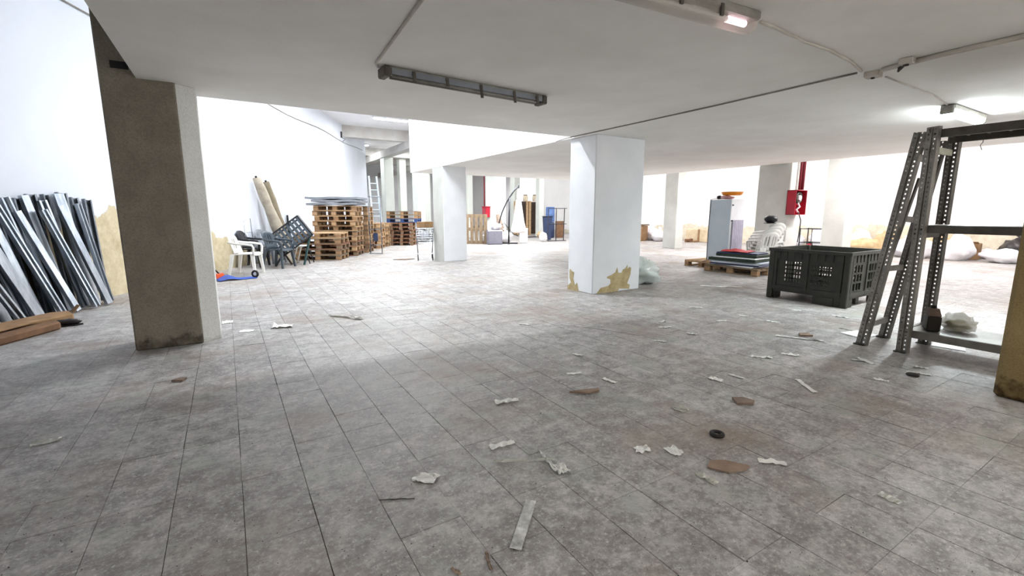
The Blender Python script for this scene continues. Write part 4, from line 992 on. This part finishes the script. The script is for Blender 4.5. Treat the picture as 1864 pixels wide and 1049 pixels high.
MB().lathe([(0.09, 0), (0.095, 0.02), (0.095, 0.48), (0.06, 0.56), (0.03, 0.6)], 16).build('cylinder', M_RED, r, smooth=True)
MB().box(-0.02, -0.08, 0.6, 0.02, 0.05, 0.64).build('valve', M_SOLE, r); MB().tube([(0, -0.06, 0.6), (0.1, -0.08, 0.45), (0.11, -0.04, 0.15)], 0.012, 6).build('hose', M_SOLE, r, smooth=True)
w = Vector((15.6, 7.35, 0)); r = empty('wire_cage', w, 0.0, 'thin metal cage trolley behind the red extinguisher', 'trolley')
for x, y in ((0, -0.35), (0, 0.35), (0.5, -0.35), (0.5, 0.35)): MB().tube([(x, y, 0), (x, y, 0.95)], 0.018, 6).build('upright', M_DKMET, r)
for z in (0.1, 0.5, 0.93): MB().tube([(0, -0.35, z), (0, 0.35, z), (0.5, 0.35, z), (0.5, -0.35, z)], 0.014, 6, closed=True).build('ring', M_DKMET, r)
MB().tube([(0, 0, 0.1), (0, 0, 0.93)], 0.012, 6).build('upright', M_DKMET, r)
# clear bag beside the white column
w = fl(1176, 519); r = empty('plastic_bag', w + Vector((0.12, 0.16, 0)), 0.3, 'big clear greenish bag slumped against the thick white column', 'bag')
blob(MB(), (0, 0, 0), (0.32, 0.30, 0.22), 71, 16, 24, 0.3, freq=1.8).build('film', M_CLEAR, r, smooth=True)
blob(MB(), (-0.12, 0.05, 0.12), (0.16, 0.18, 0.20), 72, 12, 18, 0.35).build('gathered_top', M_CLEAR, r, smooth=True)
blob(MB(), (0.02, 0, 0.01), (0.2, 0.18, 0.11), 73, 10, 14, 0.4).build('contents', mat('scrap_film', '#dfe6e2', 0.6, c2='#aab8b4', scale=9), r, smooth=True)

# ================================================================== FAR MIDDLE GROUP
w = fl(868, 444); r = pallet('c', *kinds['c'], (w.x, w.y, 0), 0, 'brown pallet standing on edge beside the square white column', None)
if 'group' in r: del r['group']
r.rotation_euler = (math.radians(-84), 0, math.radians(58)); r.rotation_euler = (0, math.radians(-90), math.radians(-31 + 90)); r.location = (w.x, w.y, PLX / 2 + 0.002)
w = fl(886, 443); r = empty('bucket', w, 0, 'white plastic bucket next to the upright pallet', 'bucket')
MB().lathe([(0.16, 0), (0.2, 0.36), (0.21, 0.38), (0.19, 0.38), (0.15, 0.03)], 18).build('pail', M_WPLAST, r, smooth=True)
MB().tube([(-0.2, 0, 0.36), (-0.17, 0.05, 0.2), (0, 0.2, 0.14), (0.17, 0.05, 0.2), (0.2, 0, 0.36)], 0.008, 6).build('handle', M_CHROME, r, smooth=True)
w = fl(900, 445); r = empty('loudspeaker', w, math.radians(-20), 'grey cloth covered loudspeaker box on the floor', 'speaker')
MB().box(-0.33, -0.25, 0, 0.33, 0.25, 0.66).build('box', M_GREYBOX, r, bevel=0.015); MB().box(-0.30, -0.258, 0.05, 0.30, -0.25, 0.61).build('grille', mat('speaker_grille', '#85838e', 0.9, c2='#6f6d78', scale=30), r)
MB().box(-0.33, -0.255, 0.60, 0.33, -0.249, 0.66).build('top_edge', M_CABW, r)
sack((w.x + 0.1, w.y + 0.05, 0.662), (0.28, 0.26, 0.16), 81, M_SACK, 'white bag on top of the grey loudspeaker', neck=False, cat='bag')
w = fl(913, 441); r = empty('brown_roll', w, 0, 'grey brown fabric roll leaning next to the loudspeaker', 'roll')
MB().tube([(0.05, 0, 0), (0.0, 0.05, 0.6), (-0.14, 0.12, 1.35)], [0.2, 0.18, 0.10], 12).build('cloth', M_SACKB, r, smooth=True)
sack(fl(921, 442), (0.3, 0.3, 0.3), 83, M_SACK, 'white bag behind the parasol foot', cat='bag')
# cantilever parasol, closed
w = fl(926, 444); r = empty('cantilever_parasol', w, math.radians(-31), 'closed off white cantilever parasol with a dark curved arm', 'parasol')
MB().tube([(0.0, 0, 0.03), (0.02, 0, 1.2), (0.04, 0, 2.1)], 0.035, 10).build('mast', M_DKMET, r, smooth=True)
arm = [(-0.50, 0, 0.75), (-0.42, 0, 1.05), (-0.30, 0, 1.45), (-0.12, 0, 1.85), (0.04, 0, 2.12), (0.22, 0, 2.38), (0.40, 0, 2.58), (0.46, 0, 2.56)]
MB().tube(arm, 0.032, 10).build('arm', M_DKMET, r, smooth=True)
MB().bar((-0.42, 0, 0.03), (0.42, 0, 0.03), 0.09, 0.05).build('base_bar', M_DKMET, r); MB().bar((0, -0.42, 0.03), (0, 0.42, 0.03), 0.09, 0.05).build('base_bar', M_DKMET, r)
prof = [(0.02, 2.5), (0.06, 2.35), (0.09, 2.1), (0.05, 2.08), (0.10, 2.0), (0.17, 1.5), (0.24, 1.0), (0.33, 0.62), (0.30, 0.52), (0.1, 0.5)]
MB().lathe([(a, z) for a, z in reversed(prof)], 28, (0.46, 0, 0), mod=lambda t, z: 1 + 0.16 * math.sin(t * 8)).build('canopy', M_FABRIC, r, smooth=True)
MB().tube([(0.46, 0, 2.56), (0.46, 0, 2.72)], 0.02, 8).build('finial', M_DKMET, r, smooth=True)
MB().tube([(-0.48, 0, 0.8), (-0.2, 0.05, 0.95), (0.2, 0.1, 0.45), (0.45, 0.05, 0.36)], 0.018, 6).build('crank_strut', M_DKMET, r, smooth=True)
w = fl(953, 442); r = empty('white_box', w, math.radians(-30), 'plain white box on the floor right of the parasol foot', 'box')
MB().box(-0.19, -0.19, 0, 0.19, 0.19, 0.68).build('body', M_CABW, r, bevel=0.02); MB().box(-0.2, -0.2, 0.62, 0.2, 0.2, 0.69).build('lid', M_WPLAST, r, bevel=0.01)
# red box and pipe on the pale column
r = empty('fire_hose_cabinet', (11.36, 20.72, 1.2), math.radians(-90), 'small closed red hose box on the far pale column', 'hose cabinet')
MB().box(-0.22, -0.22, 0, 0.22, -0.0, 0.50).build('body', M_RED, r, bevel=0.012); MB().box(-0.17, -0.232, 0.05, 0.17, -0.22, 0.42).build('door', mat('dull_red_door', '#a03a48', 0.4, c2='#8a2c3a', scale=5), r)
MB().box(-0.25, -0.24, 0.50, 0.25, 0, 0.54).build('top', M_RED, r)
o = MB().tube([(11.31, 21.0, 1.745), (11.31, 21.0, 5.0)], 0.035, 8).build('fire_pipe', M_PIPE, smooth=True); tag(o, 'thin dark red pipe above the small red hose box', 'pipe')
# tall wooden pallets / cabinets by the slim column
def tall_pallet(px, py, lb, m, h=2.15):
    w = fl(px, py); r = empty('wooden_cabinet', w, math.radians(-35), lb, 'cabinet')
    for x in (-0.48, -0.3, 0.3, 0.48): MB().box(x - 0.07, -0.05, 0, x + 0.07, 0.0, h).build('plank', m, r)
    MB().box(-0.5, 0.0, 0.02, 0.5, 0.35, h - 0.02).build('body', M_DKWOOD, r)
    for z in (0.15, h * 0.5, h - 0.15): MB().box(-0.55, 0.001, z - 0.05, 0.55, 0.03, z + 0.05).build('rail', M_WOOD2, r)
    return r
tall_pallet(951, 428, 'tall wooden crate front standing left of the slim pale column', M_WOOD2)
tall_pallet(970, 426, 'tall wooden crate front standing against the slim pale column', M_WOOD)
for i, x in enumerate((954, 971)):
    w = fl(x, 428); r = empty('jar', (w.x + 0.15, w.y + 0.1, 2.15), 0, ('left glass jar on the tall wooden crate', 'glass jar on the crate next to the slim column')[i].replace('left glass jar on the tall wooden crate', 'glass jar on the crate nearer the parasol'), 'jar')
    MB().lathe([(0.14, 0), (0.15, 0.03), (0.15, 0.3), (0.11, 0.34)], 12).build('glass', mat('jar_content', '#d9cdb8', 0.4, c2='#bfae93', scale=6), r, smooth=True); MB().lathe([(0.12, 0.34), (0.12, 0.4)], 12).build('lid', M_WOOD3, r)
w = fl(987, 433); sack(w, (0.34, 0.26, 0.18), 91, M_SACKT, 'brown paper bag at the foot of the slim pale column', neck=False, cat='bag')
o = MB().prism([(-0.6, -0.2), (0.5, -0.25), (0.6, 0.2), (-0.5, 0.25)], 0.002, 0.03).build('dark_sheet', M_DKMET, loc=fl(968, 432), rz=0.2); tag(o, 'dark flat sheet on the floor by the tall crates', 'sheet')
# blue drums and dark bin, metal rack frame
w = fl(1001, 433)
for i, (dz, h, m, lb) in enumerate(((0, 0.9, M_NAVY, 'lower navy drum of two stacked behind the rack frame'), (0.902, 0.85, mat('faded_blue_plastic', '#5c79ad', 0.5, c2='#4a669a', scale=4), 'blue drum stacked on the navy one'))):
    r = empty('plastic_drum', (w.x, w.y, dz), 0, lb, 'drum'); MB().lathe([(0.22, 0), (0.25, 0.05), (0.25, h * 0.45), (0.265, h * 0.5), (0.25, h * 0.55), (0.25, h - 0.06), (0.22, h)], 20).build('shell', m, r, smooth=True)
    MB().lathe([(0.23, h - 0.01), (0.255, h - 0.005), (0.255, h + 0.0)], 20).build('lid', M_CABB, r)
w2 = fl(996, 437); r = empty('dark_bin', (w2.x, w2.y, 0.0), math.radians(-25), 'dark bin standing in front of the stacked blue drums', 'bin')
MB().add([(-0.17, -0.14, 0), (0.17, -0.14, 0), (0.17, 0.14, 0), (-0.17, 0.14, 0), (-0.23, -0.19, 1.2), (0.23, -0.19, 1.2), (0.23, 0.19, 1.2), (-0.23, 0.19, 1.2)], [(0, 3, 2, 1), (4, 5, 6, 7), (0, 1, 5, 4), (1, 2, 6, 5), (2, 3, 7, 6), (3, 0, 4, 7)]).build('body', M_NAVY, r, bevel=0.015)
MB().box(-0.24, -0.2, 1.2, 0.24, 0.2, 1.25).build('lid', M_DKMET, r, bevel=0.01)
sack(fl(989, 440), (0.2, 0.18, 0.24), 95, M_SACK, 'white bag leaning on the dark bin', neck=False, cat='bag')
a, b = fl(997, 440), fl(1030, 439); r = empty('rack_frame', (a + b) / 2, math.atan2(b.y - a.y, b.x - a.x), 'black open metal rack frame beside the blue drums', 'frame')
L = (b - a).length / 2
for x, tx in ((-L, 0.14), (-0.06, 0.12), (L * 0.72, 0.16)): MB().tube([(x, 0, 0.02), (x + tx + 0.06, 0.3, 1.66)], 0.022, 6).build('bar', M_DKMET, r)
for z in (0.03, 0.86, 1.64): MB().tube([(-L + z * 0.13, z * 0.18, z), (L + z * 0.13, z * 0.18, z)], 0.02, 6).build('crossbar', M_DKMET, r)
o = MB().box(-0.25, -0.03, 0, 0.25, 0.03, 0.95).build('wooden_board', M_CARDW, loc=fl(1018, 433), rz=-0.3); tag(o, 'short brown board standing behind the black rack frame', 'board')
# shopping cart behind the square column
w = fl(781, 474) + Vector((-0.02, 0.25, 0)); r = empty('shopping_cart', w, math.radians(-20), 'wire shopping cart loaded with bags behind the square white column', 'shopping cart')
for x, y in ((-0.22, -0.28), (0.22, -0.28), (-0.22, 0.35), (0.22, 0.35)):
    cs = MB().tube([(x, y, 0.10), (x, y, 0.2)], 0.012, 6).build('caster', M_DKMET, r); MB().lathe([(0.06, -0.015), (0.06, 0.015)], 12).build('wheel', M_SOLE, cs, loc=(x, y, 0.062)).rotation_euler.y = math.pi / 2
for x in (-0.22, 0.22): MB().tube([(x, -0.28, 0.2), (x, 0.35, 0.2), (x, 0.05, 0.25), (x * 1.1, -0.05, 0.6), (x * 1.15, 0.42, 1.12)], 0.016, 8).build('side_tube', M_CHROME, r, smooth=True)
MB().tube([(-0.25, 0.42, 1.12), (0.25, 0.42, 1.12)], 0.018, 8).build('push_bar', M_NAVY, r)
MB().tube([(-0.22, -0.28, 0.2), (0.22, -0.28, 0.2)], 0.012, 6).build('crossbar', M_CHROME, r)
bas = MB()
for i in range(7):
    z = 0.55 + i * 0.07; k2 = 0.8 + 0.03 * i
    bas.tube([(-0.26 * k2, -0.42 * k2, z), (0.26 * k2, -0.42 * k2, z), (0.28 * k2, 0.4, z), (-0.28 * k2, 0.4, z)], 0.008, 4, closed=True)
for i in range(9):
    y = -0.34 + i * 0.09
    for sx in (-1, 1): bas.tube([(sx * 0.21, y * 0.9, 0.55), (sx * 0.26, y, 0.97)], 0.006, 4)
for i in range(6):
    x = -0.2 + i * 0.08; bas.tube([(x, -0.335, 0.55), (x * 1.1, -0.41, 0.97)], 0.006, 4); bas.tube([(x, -0.33, 0.55), (x, 0.4, 0.55)], 0.004, 4)
bas.build('basket', M_CHROME, r)
sack((w.x - 0.02, w.y - 0.02, 0.575), (0.19, 0.2, 0.20), 97, mat('grey_bag_film', '#c9c9cd', 0.5, c2='#a9a9b0', scale=7, bump=0.4, bscale=9), 'grey white bag inside the shopping cart', neck=False, cat='bag')
o = MB().box(-0.2, -0.16, 0, 0.2, 0.16, 0.18).build('cardboard_box', M_CARD, loc=(w.x + 0.02, w.y, 0.985), rz=0.4, bevel=0.01); tag(o, 'small cardboard box on top of the shopping cart', 'cardboard box')
sack(fl(757, 439), (0.26, 0.26, 0.5), 98, M_SACK, 'tall white sack beside the stack with the blue pallet', neck=False)
sack(fl(771, 440), (0.42, 0.36, 0.32), 99, M_SACK, 'wide white sack lying behind the shopping cart')

# ================================================================== LITTER ON THE FLOOR
rngl = random.Random(5)
M_SCRAP = mat('grey_brown_card', '#9a8574', 0.9, c2='#7e6b5c', scale=6)
def strip_litter(px, py, qx, qy, wd, m, name, label, cat, group=None, wave=0.012, seg=10, curl=0.0, rag=1.0):
    a, b = fl(px, py), fl(qx, qy); d = b - a; L = d.length
    if L < 0.01: return
    d /= L; s = Vector((-d.y, d.x, 0)); sd = rngl.uniform(0, 50)
    def fn(u, v):
        p = d * (u * L) + s * ((v - 0.5) * wd * (1 - 0.2 * rag + 0.4 * rag * mnoise.noise(Vector((u * 4, sd, 0)))) + curl * math.sin(u * math.pi) + 0.25 * rag * wd * mnoise.noise(Vector((u * 3, sd, 3))))
        z = 0.0035 + 0.6 * wave * abs(mnoise.noise(Vector((u * 5, v * 1.5, sd)))) * 2
        return (p.x, p.y, z)
    o = MB().grid(fn, seg, 3).build(name, m, loc=(a.x, a.y, 0), solid=0.0012, smooth=False)
    return tag(o, label, cat, group)
def crumple(px, py, size, m, name, label, cat, group=None, h=0.035):
    size *= 0.75; h *= 0.32; a = fl(px, py); sd = rngl.uniform(0, 90); rz = rngl.uniform(0, 3)
    def fn(u, v):
        x, y = (u - 0.5) * size, (v - 0.5) * size * 0.7
        k = 1 + 0.5 * mnoise.noise(Vector((x / size * 3, y / size * 3, sd)))
        return (x * k, y * k, 0.004 + h * abs(mnoise.noise(Vector((u * 4, v * 4, sd)))) * 2)
    o = MB().grid(fn, 8, 8).build(name, m, loc=(a.x, a.y, 0), rz=rz, solid=0.0012)
    return tag(o, label, cat, group)
strip_litter(967, 912, 938, 1002, 0.055, M_TAPE, 'tape_strip', 'long creased silver-white tape strip lying on the tiles', 'tape', wave=0.006, seg=24, rag=0.15)
crumple(778, 872, 0.17, M_PAPER, 'crumpled_plastic', 'crumpled translucent film scrap left of the creased tape strip', 'plastic scrap')
strip_litter(893, 818, 934, 805, 0.06, M_PAPER, 'paper_strip', 'bright folded white paper strip above the curled ribbon', 'paper', wave=0.02)
strip_litter(898, 842, 1008, 838, 0.025, M_FILM, 'ribbon_strip', 'thin clear ribbon lying beside the crumpled white end', 'ribbon', wave=0.02, seg=16)
strip_litter(980, 822, 1012, 860, 0.02, M_PAPER, 'ribbon_strip', 'thin cream ribbon leading to the crumpled white end', 'ribbon', wave=0.03, seg=16)
crumple(1020, 855, 0.12, M_PAPER, 'crumpled_plastic', 'crumpled white film at the end of the cream ribbon', 'plastic scrap', h=0.05)
strip_litter(902, 736, 942, 728, 0.07, M_PAPER, 'paper_strip', 'white paper strip twisted in the middle of the open floor', 'paper', wave=0.03)
crumple(1168, 820, 0.13, M_PAPER, 'crumpled_plastic', 'small white film scrap beside the larger film scrap', 'plastic scrap')
crumple(1228, 823, 0.15, M_PAPER, 'crumpled_plastic', 'larger white film scrap near the dark ring', 'plastic scrap')
crumple(1240, 746, 0.17, M_FILM, 'crumpled_plastic', 'thin clear film scrap on the tiles', 'plastic scrap', h=0.03)
strip_litter(1270, 862, 1305, 882, 0.06, M_FILM, 'film_strip', 'short clear film strip near the curved cardboard scrap', 'film', wave=0.02)
strip_litter(1598, 900, 1640, 918, 0.07, M_FILM, 'film_strip', 'clear film scrap between the brown floor stains', 'film', wave=0.01)
strip_litter(1450, 692, 1484, 716, 0.05, M_PAPER, 'paper_strip', 'straight white paper strip left of the leaning frame', 'paper')
strip_litter(1290, 688, 1315, 695, 0.07, M_PAPER, 'paper_strip', 'short crooked white strip beside a greyer one', 'paper', wave=0.03)
strip_litter(1326, 682, 1355, 690, 0.05, M_TAPE, 'paper_strip', 'short greyish strip beside the crooked white one', 'paper')
strip_litter(1366, 650, 1405, 652, 0.06, M_PAPER, 'paper_strip', 'white curl of paper in the aisle before the pallet box', 'paper', wave=0.02)
strip_litter(1422, 645, 1455, 648, 0.06, M_PAPER, 'paper_strip', 'white curl of paper nearest the leaning frame foot', 'paper', wave=0.02)
SCR = 'thin white paper scrap scattered on the floor'
for a in ((1032, 682, 1058, 680), (1096, 690, 1122, 698), (1042, 645, 1060, 648), (1190, 621, 1212, 623), (1200, 597, 1222, 596), (1202, 587, 1212, 585), (1440, 615, 1500, 622), (1412, 612, 1448, 616), (1305, 585, 1324, 585), (1550, 655, 1582, 660), (1560, 652, 1590, 664), (1650, 678, 1694, 684),
          (1345, 575, 1362, 577), (1440, 565, 1458, 566), (1515, 575, 1545, 580), (1395, 585, 1420, 588), (1255, 560, 1280, 561), (1380, 840, 1430, 846), (1660, 668, 1690, 672), (1590, 690, 1618, 696), (945, 590, 965, 592), (1250, 607, 1268, 610)):
    strip_litter(*a, 0.05, M_PAPER, 'paper_scrap', SCR, 'paper', 'white paper scraps on the floor', wave=0.015)
strip_litter(494, 597, 533, 594, 0.16, M_PAPER, 'paper_sheet', 'folded white sheet of paper near the plaster strip column', 'paper', wave=0.05)
strip_litter(602, 574, 660, 582, 0.10, M_FILM, 'film_strip', 'long clear film strip on the floor beyond the folded sheet', 'film', wave=0.05)
strip_litter(404, 588, 424, 586, 0.2, M_PAPER, 'paper_sheet', 'white paper at the foot of the plaster strip column', 'paper')
strip_litter(436, 604, 462, 602, 0.16, M_PAPER, 'paper_sheet', 'white flat paper between the column and the folded sheet', 'paper', wave=0.004)
strip_litter(1275, 521, 1350, 523, 0.12, M_PAPER, 'paper_sheet', 'pale sheet lying in front of the boards pallet', 'paper', wave=0.01)
strip_litter(1020, 592, 1165, 612, 0.006, M_CABLED, 'dark_string', 'thin dark string stretched across the open floor', 'string', wave=0.002, seg=20, curl=0.04)
strip_litter(690, 912, 755, 909, 0.012, M_CABLED, 'dark_string', 'short dark string beside the crumpled film', 'string', wave=0.004)
strip_litter(1528, 598, 1552, 603, 0.02, M_CABLED, 'dark_string', 'short dark stick left of the leaning frame foot', 'stick', wave=0.004)
strip_litter(822, 560 + 476, 838, 1048, 0.02, M_SCRAP, 'cardboard_scrap', 'small tan splinter lying at a tile joint', 'cardboard')
strip_litter(884, 1005, 894, 1040, 0.015, M_SCRAP, 'cardboard_scrap', 'second tan splinter beside the creased tape strip', 'cardboard')
def scrap(px, py, pts, m, label, z=0.012, name='cardboard_scrap', rz=0.0):
    o = MB().prism(pts, 0.002, z).build(name, m, loc=fl(px, py), rz=rz); tag(o, label, 'cardboard'); return o
scrap(1325, 850, [(-0.12, 0.05), (-0.06, -0.05), (0.05, -0.08), (0.10, -0.07), (0.04, 0.04), (-0.04, 0.09)], M_SCRAP, 'curved brown cardboard scrap beyond the clear film strip')
scrap(1348, 731, [(-0.09, -0.03), (0.02, -0.09), (0.07, -0.07), (0.05, 0.02), (-0.02, 0.06)], M_SACKB, 'small triangular cardboard scrap near the dark ring', 0.02)
scrap(1062, 713, [(-0.12, 0.03), (-0.02, -0.05), (0.10, -0.08), (0.12, -0.04), (0.0, 0.0)], M_SCRAP, 'thin curved dark cardboard scrap in the open floor', 0.02)
scrap(1465, 611, [(-0.1, 0.0), (0.02, -0.08), (0.08, 0.0), (0.0, 0.07)], M_SCRAP, 'little dark red scrap among the paper scraps', 0.02)
scrap(325, 877 - 183, [(-0.05, 0), (0.03, -0.04), (0.06, 0.02), (0, 0.04)], M_SACKB, 'small grey brown scrap in front of the brown column', 0.02)
strip_litter(56, 812, 112, 800, 0.07, M_FILM, 'film_strip', 'dusty grey strip on the dim floor beside the brown column shadow', 'film', wave=0.02)
scrap(735, 473, [(-0.3, 0.1), (0.0, -0.15), (0.35, 0.0), (0.2, 0.15), (-0.1, 0.15)], M_SACKB, 'flat brown cardboard rag on the floor before the pallet stacks', 0.02)
q = fl(1305, 794); o = MB().tube([(0.035 * math.cos(t * math.pi / 8), 0.035 * math.sin(t * math.pi / 8), 0.015) for t in range(16)], 0.013, 8, closed=True).build('rubber_ring', M_SOLE, loc=q, smooth=True); tag(o, 'small black rubber ring on the tiles', 'ring')
q = fl(1661, 684); o = MB().lathe([(0.045, 0), (0.05, 0.008), (0.04, 0.02)], 14).build('black_cap', M_SOLE, loc=q, smooth=True); tag(o, 'flat black cap on the floor in front of the shelving', 'cap')
# crumbs nobody could count
V, Fc = [], []
rc = random.Random(9)
for i in range(700):
    x, y = rc.uniform(0, 1864), 620 + 430 * rc.random() ** 0.8
    p = fl(x, y); s = rc.uniform(0.001, 0.0042) * (1 if rc.random() < 0.95 else 1.8); b0 = len(V); a0 = rc.uniform(0, 3)
    for k in range(3): V.append((p.x + s * math.cos(a0 + k * 2.1), p.y + s * math.sin(a0 + k * 2.1) * 0.6, 0.001))
    V.append((p.x, p.y, 0.002 + s * 0.6)); Fc += [(b0, b0 + 1, b0 + 3), (b0 + 1, b0 + 2, b0 + 3), (b0 + 2, b0, b0 + 3)]
me = bpy.data.meshes.new('floor_crumbs'); me.from_pydata(V, [], Fc); me.materials.append(M_SOLE)
o = bpy.data.objects.new('floor_crumbs', me); COL.objects.link(o); tag(o, 'dark dirt crumbs scattered over the tiles', 'dirt', kind='stuff')
